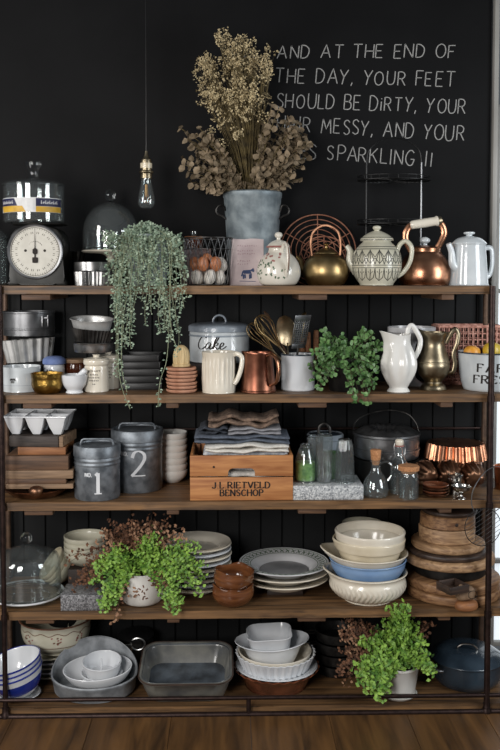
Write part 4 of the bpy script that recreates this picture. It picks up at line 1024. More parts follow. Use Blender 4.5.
# leafy green plant
Y = .12; k = K(Y); R.seed(77)
org = at(345, Y, S)
pot = thing('leafy_plant', 'bushy green leafy plant in a dark pot on the second shelf', 'plant', org)
MB().lathe(shell([(0, 0), (15, 0), (16, 1), (19, 30), (19.6, 31), (19.6, 33)], 1), k, 36).obj('pot', 'iron', pot)
MB().lathe([(0, 28), (17.5, 28), (17.8, 29), (0, 30)], k, 24).obj('soil', 'soil', pot)
lf, st = MB(), MB(); cw = Vector((0, 0, 30*k))
for cx, cy, rx, ry, Yt, n in ((340, 345, 22, 12, .1, 14), (326, 340, 9, 12, .1, 7), (322, 362, 14, 14, .05, 14), (350, 362, 22, 14, .06, 15), (373, 348, 10, 18, .08, 14), (338, 376, 18, 8, .04, 7), (370, 376, 12, 14, .0, 12), (318, 382, 10, 8, .03, 6), (322, 330, 5, 5, .1, 2), (366, 330, 9, 5, .1, 4), (352, 396, 8, 6, -.02, 4), (365, 398, 6, 6, -.03, 3)):
    for _ in range(n):
        q = rv(); e = W(cx+q.x*rx, cy+q.z*ry, Yt+q.y*.05)-org
        c0 = cw+Vector((R.uniform(-.04, .04), R.uniform(-.04, .04), 0)); mid = (c0+e)/2+Vector((0, -.01, max(.02, (c0.z-e.z)*.6+abs(e.x-c0.x)*.3)))
        pts = bez(c0, mid, e, 9); st.tube(pts, .0011, 4)
        for i in range(3, 10):
            tn = (pts[i]-pts[i-1]).normalized()
            for sg in (1, -1):
                o = rv(); sd = (o-tn*o.dot(tn)).normalized()
                leaf(lf, pts[i], sd*.8+tn*.5+Vector((0, -.2, -.15)), Vector((R.uniform(-.5, .5), -1, R.uniform(0, 1.1))), .0225*R.uniform(.6, 1.15), .0195*R.uniform(.7, 1.1))
lf.obj('foliage', 'ivy', pot, 0, fix=False); st.obj('stems', 'greenstem', pot)
# white lobed pitcher
Y = .08; k = K(Y)
t = thing('white_pitcher', 'white lobed pitcher with high looped handle beside the leafy plant', 'pitcher', at(398.5, Y, S), deg(0, 0, 12))
pr = sm([(0, 0), (10.6, 0), (11.2, 1.2), (9.6, 3.4), (9.4, 5), (13.6, 12), (17.6, 22), (18, 31), (14.6, 42), (12, 48), (11.6, 53), (12, 57)], 4)
def lobes(a, r, z, i):
    f = max(0, min(1, (z-8)/10))*max(0, min(1, (50-z)/10)); l = max(0, min(1, (z-40)/18))
    s_ = max(0, math.cos(a+PI/2))**3; h_ = max(0, math.cos(a-PI/2))**2
    return (r*(1+.06*f*math.cos(8*a))*(1+.75*l*s_), z+l*(s_*4.5+h_*2)) if r > 6 else (r, z)
MB().lathe(shell(pr, 1), k, 96, lobes).obj('pitcher_body', 'white', t)
b = MB(); handle_loop(b, [(8, 0, 54), (9.5, -1, 63), (13, -1.4, 66.5), (18, -1.5, 61), (22.5, -1.5, 52), (21, -1.5, 42), (16, -1, 33)], 2, k, 10, 1.3); b.obj('handle', 'white', t)
# white footed stand behind
Y = .3; k = K(Y)
solo('footed_stand', 'white footed stand whose flat top shows behind the white pitcher and brass jug', 'cake stand', MB().lathe(sm([(0, 0), (13, 0), (14, 1), (9, 4), (4, 10), (3.4, 30), (5, 42), (12, 47)], 4)+[(23, 53), (24, 54), (24, 59), (23, 59), (22.6, 55.5), (0, 55)], k, 48), 'greyplate', at(411, Y, S))
# aged brass jug
Y = .145; k = K(Y)
t = thing('brass_jug', 'aged brass footed jug with curled handle to the right of the white pitcher', 'jug', at(433, Y, S))
pr = sm([(0, 0), (12.6, 0), (13, 2), (11.6, 4.6), (9, 6.6), (9, 9), (14, 15), (16.4, 23), (16.2, 27)], 4)+[(16.8, 27.4), (16.8, 28.6), (16, 29)]+sm([(15.6, 31), (13, 39), (11.4, 45), (12, 50), (14.4, 55), (15, 58)], 4)
def lip2(a, r, z, i):
    l = max(0, (z-44)/14)*max(0, math.cos(a+PI/2))**3; return (r*(1+.28*l), z+l*4)
MB().lathe(shell(pr, .8), k, 56, lip2).obj('jug_body', 'oldbrass', t)
b = MB(); handle_loop(b, [(12, -1, 47), (16, -2, 55), (21, -2, 61), (24.5, -2, 56), (23.5, -2, 46), (20, -2, 36), (21.5, -2, 27), (19.5, -2, 18), (14.5, -1, 17)], 1.7, k, 10, 1.5); b.obj('handle', 'oldbrass', t)
# wicker basket behind
Y = .365; k = K(Y)
t = thing('wicker_basket', 'open reddish woven basket at the back right of the second shelf', 'basket', at(466, Y, S))
b = MB(); w, d, h = 62, 29, 58
b.box((0, 0, 1.2*k), (w*k, d*k, 2*k), .002)
R.seed(3)
for sy in (-1, 1):
    for i in range(14):
        xx = (-w/2+w*i/13)*k; b.box((xx, sy*d/2*k, h/2*k), (1.3*k*R.uniform(.8, 1.2), 1.0*k, h*k), .001, seg=1)
    for j in range(10): b.box((0, (sy*d/2-sy*.9)*k, (3+j*6)*k), (w*k, 1.0*k, 1.3*k), .001, seg=1)
for sx in (-1, 1):
    for i in range(8): b.box((sx*w/2*k, (-d/2+d*i/7)*k, h/2*k), (1.2*k, 2*k, h*k), .001, seg=1)
    for j in range(11): b.box(((sx*w/2-sx*.9)*k, 0, (3+j*5.5)*k), (1*k, d*k, 2.2*k), .001, seg=1)
b.obj('weave', 'wicker', t)
b = MB()
for sy in (-1, 1): b.tube([(-w/2*k, sy*d/2*k, h*k), (w/2*k, sy*d/2*k, h*k)], 1.6*k, 8)
for sx in (-1, 1): b.tube([(sx*w/2*k, -d/2*k, h*k), (sx*w/2*k, d/2*k, h*k)], 1.6*k, 8)
b.obj('rim', 'wicker', t)
# FARM FRESH bowl with fruit
Y = .145; k = K(Y)
t = thing('farm_fresh_bowl', 'white enamel bowl lettered FARM FRESH holding fruit at the right end', 'bowl', at(489.5, Y, S))
pr = [(0, 0), (25, 0)]+sm([(26, .6), (29, 10), (31, 25), (32, 36), (32.6, 38)], 3)
MB().lathe(shell(pr, .9), k, 64).obj('bowl_body', 'enamel', t)
MB().lathe([(32.2, 37.2), (33.2, 37.6), (33.2, 38.8), (31.8, 38.8)], k, 64, loop=True).obj('dark_rim', 'navyiron', t)
fm = on_lathe(pr, k, 0); b = MB()
l1, w1 = strokes('FARM', gap=.34, serif=.1); l2, w2 = strokes('FRESH', gap=.3, serif=.1)
ribbons(b, dense(place_lines(l1, 10.2, -20.5, 20.4, 7.8), .8), fm, 1.9, .8, .0006); ribbons(b, dense(place_lines(l2, 10.2, -24, 9, 7.8), .8), fm, 1.9, .8, .0006)
b.obj('lettering', 'ink', t, 0)
org = at(489.5, Y, S)
def fruit(name, label, m, x, y, z, r, sq=.93):
    t = thing(name, label, 'fruit', org+Vector((x, y, z))*k)
    pr = sm([(0, -r*.86), (r*.35, -r*.94), (r*.85, -r*.55), (r, 0), (r*.86, r*.55), (r*.4, r*.88), (r*.12, r*.78)], 4)+[(0, r*.72)]
    MB().lathe(pr, k, 28).obj('flesh', m, t); MB().tube([(0, 0, r*.7*k), (.002, 0, (r*.7+2.6)*k)], .0013, 6).obj('stalk', 'boarda', t)
fruit('orange', 'orange lying at the left rim of the white lettered bowl', 'orange', -20.5, -8, 37, 8.6)
fruit('apple', 'yellow apple in the white lettered bowl beside the post', 'lemon', -1, -11, 39.5, 9.6)
fruit('apple', 'dark red apple between the orange and the yellow apple', 'redapple', -10, 6, 36.5, 8)
fruit('apple', 'dark red apple lying right of the post in the white lettered bowl', 'redapple', 15, -8, 38, 8.4)
# ================================================================== THIRD SHELF
S = 2
# --- stack of boards on the left
Y = .15; k = K(.04)
org = at(38, Y, S); yc = .0
def board(name, label, cat, x0, x1, h0, h1, d, m, rz=0, bev=.003, dy=0):
    xa = W(x0, 480, Y-d/2).x; xb = W(x1, 480, Y-d/2).x
    return solo(name, label, cat, MB().box((0, 0, (h1-h0)*k/2), (xb-xa, d, (h1-h0)*k-.0003), bev), m, (( xa+xb)/2, Y+dy, ZS[S]+h0*k), deg(0, 0, rz))
b = MB().lathe(shell(sm([(0, 0), (20, 0), (27, 3), (33, 8), (34, 8.5)], 4), .9), k, 56)
solo('copper_dish', 'old shallow copper dish at the bottom of the board stack on the third shelf', 'dish', b, 'oldcopper', (W(37, 495, .135).x, .135, ZS[S]))
b = MB().lathe(sm([(0, 0), (4, 0), (6.6, 3), (6.8, 6), (5, 8.6), (1.5, 9.6)], 4)+[(0, 9.6)], k, 28)
solo('copper_pot_lid', 'small round copper knob lid lying in front on the old copper dish', 'lid', b, 'oldcopper', (W(37.5, 492, .03).x, .0, ZS[S]+7.2*k))
solo('wooden_block', 'dark wooden block holding up the boards behind the copper dish', 'block', MB().box((0, 0, 5.9*k), (.2, .05, 11.8*k), .003), 'boardd', (org.x, .325, ZS[S]))
board('wooden_board', 'lowest brown board of the stack, just above the copper dish', 'board', 5.5, 73, 12, 17, .24, 'boardc')
board('wooden_board', 'thin darker board second from the bottom of the stack', 'board', 7, 66, 17, 22.5, .24, 'boarda')
board('wooden_board', 'pale thick edged board in the middle of the stack under the brown box', 'board', 5.5, 73, 22.5, 31, .25, 'boardc')
board('wooden_box', 'wide flat brown wooden box in the middle of the board stack', 'box', 5.5, 68.5, 31, 45.5, .24, 'boarda')
board('wooden_block', 'orange brown wooden block under the dark board near the top of the stack', 'block', 18, 66, 45.5, 53.5, .2, 'boardb')
t = thing('wooden_mould', 'dark old wooden block with pale end directly under the white egg tray', 'mould', (org.x+.018, Y, ZS[S]+53.6*k), deg(0, 0, -6))
MB().box((0, 0, 5.6*k), (.205, .21, 11*k), .004).obj('block', 'boardd', t); MB().box((.112, 0, 5.6*k), (.018, .2, 10.6*k), .003).obj('pale_end', 'boardc', t)
# --- egg tray of six pointed cups
kt = K(.1)
t = thing('egg_tray', 'white ceramic tray of six pointed cups on top of the board stack', 'tray', (org.x+.018, .13, ZS[S]+66*k), deg(2, 0, -4))
b = MB(); cw_, cd = .086, .088
for i in range(3):
    for j in range(2):
        cx, cy = (i-1)*cw_, (j-.5)*cd; n = 24; prof = [(.014, 0), (.017, .001), (.031, .034), (.0405, .07), (.043, .076)]; vs = []
        def ring(r, z, sq): 
            out = []
            for q in range(n):
                a = 2*PI*q/n; c_, s_ = math.cos(a), math.sin(a)
                m_ = (abs(c_)**sq+abs(s_)**sq)**(-1/sq); out.append((cx+r*m_*c_, cy+r*m_*s_*cd/cw_, z))
            return out
        outer = [ring(r, z, 2+i_*3) for i_, (r, z) in enumerate(prof)]
        inner = [ring(r-.003, max(z, .004), 2+i_*3) for i_, (r, z) in enumerate(prof)][::-1]
        rings = outer+inner; vs = [p for rg in rings for p in rg]; fs = []
        for a in range(len(rings)-1):
            for q in range(n): fs.append((a*n+q, a*n+(q+1) % n, (a+1)*n+(q+1) % n, (a+1)*n+q))
        fs += [tuple(range(n))[::-1], tuple(range((len(rings)-1)*n, len(rings)*n))]
        MB().add(vs, fs).obj('cup', 'cool', t)
b = MB(); b.tube([(sx*1.5*cw_, sy*cd, .076) for sx, sy in ((1, 1), (1, -1), (-1, -1), (-1, 1))], .0032, 8, True); b.obj('rim', 'cool', t)
# --- zinc canisters
def canister(label, px, Y, r, H, num, nx, nv, nh, numw):
    k = K(Y); t = thing('zinc_canister', label, 'canister', at(px, Y, S), group=None)
    body = [(0, 0), (r-1, 0), (r-.4, .8), (r-.4, H-20)]; 
    for q in (H-19.5, H-15.5): body += [(r-.4, q), (r+.1, q+1), (r+.1, q+2), (r-.4, q+3)]
    body += [(r-.6, H-11)]
    MB().lathe(shell(body, .7), k, 64).obj('canister_body', 'zinc', t)
    MB().lathe([(r-.3, H-11.5), (r+.5, H-11), (r+.5, H-.6), (r, H), (r-2, H), (r-2.4, H-1.4), (0, H-.8), (0, H-2), (r-.4, H-2.4)], k, 64).obj('lid', 'zinc', t)
    w = r*.72
    MB().tube([Vector(p)*k for p in ((-w, 0, H-1), (-w*.92, 0, H+3.5), (-w*.8, 0, H+4.6), (w*.8, 0, H+4.6), (w*.92, 0, H+3.5), (w, 0, H-1))], 1.1*k, 8, flat=1).obj('lid_handle', 'zinc', t)
    fm = on_lathe([(r, 0), (r, H)], k, 0); b = MB()
    ls, wd = strokes(num); s_ = nh
    if num == '1': ls = [[(.2, 0), (.2, 1)], [(.2, 1), (.05, .88)], [(.0, 0), (.4, 0)]]; w0 = .4
    else: w0 = .6
    ls = [[(nx+a*numw/w0, nv+bb*nh) for a, bb in q] for q in ls]
    ribbons(b, dense(ls, .8), fm, 3.4, 1.1, .0006).obj('number', 'cool', t, 0)
    b = MB(); l2, w2 = strokes('NO', gap=.25); x0 = nx-9.5 if num == '1' else nx-11
    ribbons(b, place_lines(l2, 3.6, x0, nv+nh*.82), fm, 1.2, .7, .0008); ribbons(b, [[(x0+6.3, nv+nh*.82), (x0+6.9, nv+nh*.82+.1)]], fm, .9, .9, .0006); b.obj('number_prefix', 'cool', t, 0)
    return t
canister('squat zinc canister with lid, marked NO. 1 in white', 97.5, .1, 23, 53.5, '1', 0.5, 8, 20.5, 7)
canister('taller zinc canister with lid, marked NO. 2 in white', 137.5, .246, 25.5, 61, '2', -3, 17, 25, 14)
# --- stacked bowls behind
Y = .36; k = K(Y)
for i in range(7):
    solo('white_bowl', ('lowest', 'second from the bottom', 'third from the bottom', 'middle', 'third from the top', 'second from the top', 'topmost')[i]+' of the white bowls stacked between canister and crate', 'bowl',
         MB().lathe(shell(bowl_prof(8, 15.8, 13, .12), .9), k, 48), 'white', at(172, Y, S, i*6.3), group='white bowls beside the crate')
# --- crate of linens
x0, x1 = W(190, 480, .015).x, W(293, 480, .015).x; wc = x1-x0; k = K(.015)
t = thing('wooden_crate', 'orange brown wooden crate printed J.L.RIETVELD BENSCHOP full of folded linens', 'crate', ((x0+x1)/2, .015, ZS[S]))
h1, h2, H = 24.0*k, 25.0*k, 46*k; th = .012; D = .3
MB().box((0, th/2, h1/2), (wc, th, h1-.002), .0015).obj('front_slat', 'crate', t)
ol = [(-wc/2, 0), (-wc/2, H-h2), (wc/2, H-h2), (wc/2, 0)]
# top slat with a hand hole cut out of its lower edge
hx, hh, hr = 13.5*k, 8*k, 4*k; zt0 = h2; cxh = 0.0
out = [(-wc/2, zt0), (-wc/2, H), (wc/2, H), (wc/2, zt0), (hx, zt0), (hx, zt0+hh-hr)]+[(hx-hr+hr*math.cos(a*PI/12), zt0+hh-hr+hr*math.sin(a*PI/12)) for a in range(1, 7)]+[(-hx+hr-hr*math.sin(a*PI/12), zt0+hh-hr+hr*math.cos(a*PI/12)) for a in range(0, 6)]+[(-hx, zt0+hh-hr), (-hx, zt0)]
MB().prism(out, 0, th, 1, .001).obj('front_slat', 'crate', t)
for zz, hz in ((h1/2, h1-.002), (zt0+(H-zt0)/2, H-zt0)):
    MB().box((0, D-th/2, zz), (wc, th, hz), .0015).obj('back_slat', 'crate', t)
    for sx in (1, -1): MB().box((sx*(wc/2-th/2), D/2, zz), (th-.0006, D-2*th-.001, hz), .0015).obj('side_slat', 'crate', t)
for sx in (1, -1):
    for yy in (th+.011, D-th-.011): MB().box((sx*(wc/2-th-.011), yy, H/2), (.02, .02, H-.004), .001).obj('corner_post', 'boardb', t)
MB().box((0, D/2, .008), (wc-2*th-.002, D-2*th-.002, .01), .001).obj('bottom_board', 'crate', t)
fm = on_flat(-.0003, k); b = MB()
l1, w1 = strokes('J.L.RIETVELD', gap=.26, serif=.09); l2, w2 = strokes('BENSCHOP', gap=.28, serif=.09)
ribbons(b, dense(place_lines(l1, 58/w1, -29.5, 12.8, 6.2), 1), fm, 1.5, .7, .0005); ribbons(b, dense(place_lines(l2, 43/w2, -21.5, 5, 6.2), 1), fm, 1.5, .7, .0005)
b.obj('lettering', 'ink', t, 0)
for xx, zz in ((-28, 33), (-45, 41), (45, 41), (-45, 8), (45, 8)): pass
b = MB().lathe([(0, 0), (1.2, 0), (1, .4), (0, .5)], k, 12, Mx=Matrix.Translation((-28*k, 0, 34.5*k)) @ RX); b.obj('nail', 'iron', t)
# folded cloths: thick wavy pads with rolled front edges
def cloth(label, px0, px1, z, thick, m, seed, layers=2, Y0=.045, d=.22, wob=.006, name='folded_cloth', rz=0, sag=0):
    r = random.Random(seed); xa, xb = W(px0, 440, Y0).x, W(px1, 440, Y0).x; wd = xb-xa; nx, ns = 30, 8*layers+8
    ph = [r.uniform(0, 6) for _ in range(6)]
    # section in the y-z plane: serpentine folds seen at the front
    b = MB()
    lt = thick/layers
    for L_ in range(layers):
        vs = []; fs = []; n = 16; dd = d*(1-.04*L_); y0 = Y0+r.uniform(-.004, .012)
        for i in range(nx+1):
            u = i/nx; x = xa+wd*u+r.uniform(-.0005, .0005); ex = min(1, min(u, 1-u)/.035)**.5
            zz = z+lt*L_+wob*(math.sin(u*9+ph[L_])+.6*math.sin(u*19+ph[L_+2]))*.5+lt/2-sag*(2*u-1)**2
            yy = y0+.004*math.sin(u*11+ph[3]); h = lt*.5*(.45+.55*ex)*(1+.12*math.sin(u*23+ph[4]+L_))
            for q in range(n):
                a = 2*PI*q/n; c_, s_ = math.cos(a), math.sin(a)
                sy = math.copysign(abs(c_)**.5, c_); sz = math.copysign(abs(s_)**.75, s_)
                vs.append((x, yy+dd/2*(1-sy)-(0 if c_ < 0 else .0), zz+h*sz))
        for i in range(nx):
            for q in range(n): fs.append((i*n+q, i*n+(q+1) % n, (i+1)*n+(q+1) % n, (i+1)*n+q))
        fs += [tuple(range(n))[::-1], tuple(range(nx*n, nx*n+n))]
        b.add(vs, fs)
    o = solo(name, label, 'cloth', b, m, (0, 0, 0), (0, 0, 0), smooth=70)
    # put the origin at the cloth itself
    c = Vector(((xa+xb)/2, Y0+d/2, z)); 
    for v in o.data.vertices: v.co -= c
    o.location = c; o.rotation_euler = (0, 0, rz)
    return o
z0 = ZS[S]+.022
zc = z0
cloth('white cloth lying inside the crate, seen through its hand hole', 198, 285, z0, 22*k, 'clothwhite', 1, 3, .05)
cloth('striped cloth lying at the rim of the crate under the white linen', 203, 288, z0+22.4*k, 20*k, 'clothpale', 2, 3, .05)
cloth('cream white linen folded just above the crate', 205, 289, ZS[S]+47*k, 9.5*k, 'clothwhite', 3, 2, .03, .24, .008)
cloth('slate blue linen folded on the cream white linen', 194, 290, ZS[S]+56.6*k, 8.6*k, 'clothblue', 4, 2, .035, .24, .008, sag=.008)
cloth('pale grey cloth second from the top of the linen pile', 228, 281, ZS[S]+65.4*k, 6.4*k, 'clothgrey', 5, 2, .05, .2, .007)
cloth('dark cloth bunched at the left of the linen pile beside the grey one', 199, 227.4, ZS[S]+65.4*k, 7.4*k, 'clothdark', 8, 2, .05, .2, .007)
cloth('fluffy brown wool cloth on top of the linen pile', 208, 279, ZS[S]+73*k, 10.5*k, 'clothbrown', 6, 2, .055, .2, .017)
# --- speckled tray with glasses
x0, x1 = W(292.5, 492, .02).x, W(363.5, 492, .02).x; k = K(.02)
tray = solo('terrazzo_tray', 'grey speckled tray under the glasses right of the crate', 'tray', MB().box((0, .1, 7.2*k), (x1-x0, .2, 14.4*k), .002), 'terrazzo', ((x0+x1)/2, .02, ZS[S]))
zt = 14.6*k
def glass(name, label, px, Y, prof, t=.8, cat='glass', m='glass', mod=None, seg=40):
    kk = K(Y); p = at(px, Y, S, 0, 485); p.z = ZS[S]+zt
    t_ = thing(name, label, cat, p); MB().lathe(shell(prof, t), kk, seg, mod).obj('glass_body', m, t_, 50)
    rr, hh = prof[-1]; MB().lathe([(rr-.9, hh-.4), (rr+.1, hh-.5), (rr+.2, hh+.2), (rr-.4, hh+.6), (rr-1, hh+.2)], kk, 40, loop=True).obj('rim', 'solidglass', t_)
    MB().lathe([(0, 1), (prof[1][0]-1.4, 1), (prof[1][0]-1, 3.4), (0, 3.2)], kk, 36).obj('thick_base', 'solidglass', t_); return t_, kk
def rbs(a, r, z, i): return (r*(1+.025*math.cos(20*a)), z) if r > 3 else (r, z)
t, kk = glass('glass_carafe', 'short clear glass filled green at the left end of the speckled tray', 305.5, .11, sm([(0, 0), (10, 0), (11, 1), (11.4, 8), (10.6, 20), (7.5, 31), (5.4, 35), (5.8, 37)], 4), 1)
MB().lathe([(0, 1.5), (9.8, 1.5), (10.2, 8), (9.6, 19.4), (0, 19.6)], kk, 36).obj('green_filling', 'greenfill', t)
glass('drinking_glass', 'tall ribbed clear tumbler second from left on the speckled tray', 324, .085, [(0, 0), (7, 0), (7.4, .6), (8.6, 48)], .8, mod=rbs, seg=120)
glass('drinking_glass', 'wide ribbed tumbler at the right end of the speckled tray', 344.5, .09, sm([(0, 0), (9.4, 0), (9.8, 1), (9.4, 20), (8.4, 34), (6.6, 42), (6.4, 43)], 3), .8, mod=rbs, seg=120)
t, kk = glass('green_glass', 'green glass standing behind the two tall tumblers on the tray', 332, .165, [(0, 0), (8, 0), (8.6, .6), (9.4, 26)], .8, m='greenglass', mod=rbs, seg=120)
t, kk = glass('drinking_glass', 'clear glass with green glass stacked at the back of the speckled tray', 315, .17, [(0, 0), (7, 0), (7.6, .6), (8.6, 42)], .8, m='glass')
# blue grey pot behind
Y = .33; k = K(Y)
t = thing('enamel_pot', 'dark blue grey pot with rim behind the drinking glasses', 'pot', at(325, Y, S))
MB().lathe(shell([(0, 0), (15, 0), (16.4, 1), (17, 44), (18.4, 45), (18.6, 49), (17.8, 50)], .9), k, 44).obj('pot_body', 'bluegrey', t)
MB().lathe([(0, 48.5), (16.4, 48.5), (16.6, 49.5), (5, 51.5), (0, 52)], k, 40).obj('lid', 'navyiron', t)
b = MB(); b.tube([Vector(p)*k for p in cr([(-7, 0, 50), (-6, 0, 57), (-1, 0, 60), (4, 0, 56), (5, 0, 50)], 4)], 1.5*k, 8); b.obj('lid_handle', 'darkmetal', t)
# tin mould on black pan
Y = .31; k = K(Y)
t = thing('iron_pan', 'black iron pot under the large tin mould behind the bottles', 'pan', at(386, Y, S))
MB().lathe(shell(sm([(0, 0), (26, 0), (30, 2), (32, 14), (33, 27)], 3), 1), k, 48).obj('pan_body', 'iron', t)
for sg in (1, -1): MB().tube([Vector(p)*k for p in cr([(sg*32, -4, 23), (sg*37, -3, 25), (sg*37, 3, 25), (sg*32, 4, 23)], 4)], 1.3*k, 8).obj('handle', 'iron', t)
t = thing('tin_mould', 'large antique tin mould with scalloped top and wire bail handle behind the bottles', 'mould', at(386, Y, S, 27.6))
def sc(a, r, z, i):
    return (r, z+1.4*abs(math.cos(9*a))*max(0, 1-abs(r-20)/14)) if z > 24 else (r, z)
pr = [(0, 0), (31, 0), (32, .8), (32.6, 3), (32.6, 8), (33.4, 8.4), (33.4, 10), (32.6, 10.4), (33, 22), (34, 23), (34, 25), (32.6, 25.4)]
MB().lathe(pr+sm([(31, 25), (24, 28.5), (16, 29), (11, 25.5), (9, 25.2)], 4)+[(0, 25)], k, 144, sc).obj('mould_body', 'pewter', t)
b = MB(); b.tube([Vector(p)*k for p in cr([(-33.5, 0, 22), (-31, 8, 33), (-18, 12, 41), (4, 13, 45), (22, 10, 42), (31, 5, 33), (33.5, 0, 22)], 5)], .8*k, 6); b.obj('bail_handle', 'darkmetal', t)
# bottles
Y = .08; k = K(Y)
t = thing('oil_bottle', 'round bellied clear glass bottle with cork and handle on the third shelf', 'bottle', at(375.5, Y, S))
pr = sm([(0, 0), (10, 0), (12.5, 1.5), (13.2, 8), (11, 17), (6.5, 24), (4.6, 29), (4.6, 34), (5.6, 35.5), (5.6, 37)], 4)
MB().lathe(shell(pr, .8), k, 40).obj('bottle_body', 'glass', t)
MB().lathe([(0, 32), (3.4, 32), (4.8, 38), (5.6, 46.5), (5, 47.5), (0, 47.5)], k, 24).obj('cork', 'cork', t)
b = MB(); handle_loop(b, [(4.4, 0, 33), (11, 0, 35), (16, 0, 31), (16, 0, 22), (12, 0, 15)], 1.3, k); b.obj('handle', 'glass', t)
Y = .135; k = K(Y)
t = thing('swing_top_bottle', 'tall clear glass bottle with pinkish stopper and wire clip', 'bottle', at(399, Y, S))
pr = sm([(0, 0), (8.6, 0), (9.4, 1), (9.6, 5), (9.6, 26), (7, 33), (4, 39), (3.6, 46), (4.6, 47), (4.6, 49)], 4)
MB().lathe(shell(pr, .8), k, 40).obj('bottle_body', 'glass', t)
MB().lathe(sm([(0, 48), (3.2, 48), (4.2, 50), (4.2, 53.5), (2.5, 55)], 3)+[(0, 55)], k, 20).obj('stopper', 'ivory', t)
MB().lathe([(3.6, 47.6), (4.8, 47.4), (4.8, 48.8), (3.6, 48.8)], k, 20, loop=True).obj('seal', 'flpink', t)
b = MB()
for sg in (1, -1): b.tube([Vector(p)*k for p in cr([(0, 0, 54), (sg*4.8, -1, 51), (sg*5.6, -2, 44), (sg*4.4, -3, 38), (0, -5, 35)], 4)], .45*k, 5)
b.obj('wire_clip', 'tin', t)
Y = .05; k = K(Y)
t = thing('corked_jar', 'straight clear glass jar with cork lid in front of the swing top bottle', 'jar', at(408.5, Y, S))
MB().lathe(shell(sm([(0, 0), (9, 0), (10, 1), (10, 22), (9.2, 25), (9.2, 28)], 3), .8), k, 40).obj('jar_body', 'glass', t)
MB().lathe([(0, 25.5), (7.6, 25.5), (8.2, 28.3), (10.6, 28.4), (10.8, 32), (10, 33), (0, 33)], k, 32).obj('cork_lid', 'cork', t)
b = MB(); b.lathe(cyl(5.4, 4, .8), k, 24, Mx=Matrix.Translation((12*K(.2), .12, 26*k))); 
# copper moulds
Y = .32; k = K(Y)
solo('copper_mould', 'plain copper mould carrying the fluted copper ring at the right of the third shelf', 'mould', MB().lathe(shell([(0, 0), (24, 0), (25, .8), (26.5, 24), (27.5, 25)], .8), k, 56), 'copper', at(455, Y, S))
sh, md = fluted(28, 31, 15, 26, 1.6)
solo('fluted_mould', 'wide fluted copper mould on top of the copper moulds near the right post', 'mould', MB().lathe(sh, k, 208, md), 'copper', at(455, Y, S, 40.9), (PI, 0, 0))
def turk(label, px, Y, r, h, rot, lobes_=9, m='oldcopper', hh=0):
    k = K(Y); t = thing('bundt_mould', label, 'mould', at(px, Y, S, hh), rot, 'swirled copper moulds')
    def sw(a, r_, z, i): return (r_*(1+.09*math.cos(lobes_*(a+z*.035))*min(1, r_/8)), z)
    pr = sm([(0, 0), (r*.62, 0), (r*.86, h*.16), (r*.98, h*.5), (r, h*.85), (r*1.06, h)], 4)
    MB().lathe(shell(pr, .7), k, 108, sw).obj('mould_body', m, t, 60)
    MB().tube(circ(r*1.06*k, h*k, 60), .5*k, 6, True).obj('rolled_rim', m, t)
    return t
kk = K(.15)
q = turk('left swirled copper mould standing on its side behind the dark saucers', 429.5, .125, 11.5, 18, deg(-72, 0, 14)); q.location.z += 13.5*kk
q = turk('middle swirled copper mould standing on its side behind the silver cup', 448, .13, 11, 18, deg(-70, 0, -16)); q.location.z += 13.5*kk
q = turk('dark copper mould next to the right front post on the third shelf', 474, .12, 11, 18, deg(-75, 0, -8)); q.location.z += 13*kk
Y = .2; k = K(Y)
solo('copper_mould', 'plain copper mould right of the right front post on the third shelf', 'mould', MB().lathe(shell(sm([(0, 0), (14, 0), (16, 2), (17, 20), (18, 22)], 3), .7), k, 48), 'copper', at(511, Y, S))
# dark saucers and silver cups
Y = .065; k = K(Y)
for i in range(4):
    solo('dark_saucer', ('lowest', 'second from the bottom', 'second from the top', 'topmost')[i]+' of the dark brown saucers beside the corked jar', 'saucer', MB().lathe(shell(sm([(0, 0), (7, 0), (11, 1.4), (13, 3.2), (13.4, 3.8)], 3), .9), k, 40), 'brownglaze' if i % 2 else 'oldcopper', at(435.5, Y, S, i*3.0), group='dark saucers')
dish('silver_cup', 'small shiny silver cup standing behind the silver pedestal bowl', 'cup', 455, .095, S, sm([(0, 0), (5, 0), (5.4, 10), (7, 13), (7.8, 18), (8, 21)], 4), .7, 'silver')
Y = .022; k = K(Y)
b = MB().lathe(shell(sm([(0, 0), (4.6, 0), (4.8, 1), (2, 3), (1.6, 5), (3.4, 6.6), (8.4, 9.4), (10, 12.6), (10.4, 13.4)], 4), .6), k, 40)
solo('pedestal_bowl', 'little silver pedestal bowl at the front edge near the right post', 'bowl', b, 'silver', at(461, Y, S))
# wire skimmer hanging on the right front post
def wire_skimmer():
    Y = -.05; k = K(Y); c = W(483, 527, Y)
    t = thing('wire_skimmer', 'round coiled wire utensil with big wire loop hanging at the right front post', 'skimmer', c, deg(0, 0, 8))
    b = MB(); b.tube([(19.5*k*math.sin(2*PI*i/48), 0, 19.5*k*math.cos(2*PI*i/48)) for i in range(48)], .0018, 6, True); b.obj('ring', 'darkmetal', t)
    for i in range(9):
        v = -16+4*i; h = math.sqrt(max(0, 19.5**2-v*v)); a = .55
        p0, p1 = Vector((-h*math.cos(a)-v*math.sin(a), 0, -h*math.sin(a)+v*math.cos(a))), Vector((h*math.cos(a)-v*math.sin(a), 0, h*math.sin(a)+v*math.cos(a)))
        MB().tube([p0*k, (p0+p1)/2*k+Vector((0, -.003, 0)), p1*k], .001, 5).obj('cross_wire', 'pewter', t)
    b = MB(); b.tube([Vector(p)*k for p in cr([(-10, 0, 17), (-13, -.5, 26), (-11, -1, 40), (0, -1.2, 56), (13, -1, 62), (26, 0, 56), (32, 0, 40), (24, 0, 24), (12, 0, 15)], 6)], .0021, 6); b.obj('wire_loop', 'pewter', t)
    b = MB(); b.tube([(W(491, 540, 0).x-c.x, 0.014, 0)]*1+[(.03, .006, 0), (.03, -.004, .004)], .0016, 5); b.obj('hook', 'darkmetal', t)
wire_skimmer()
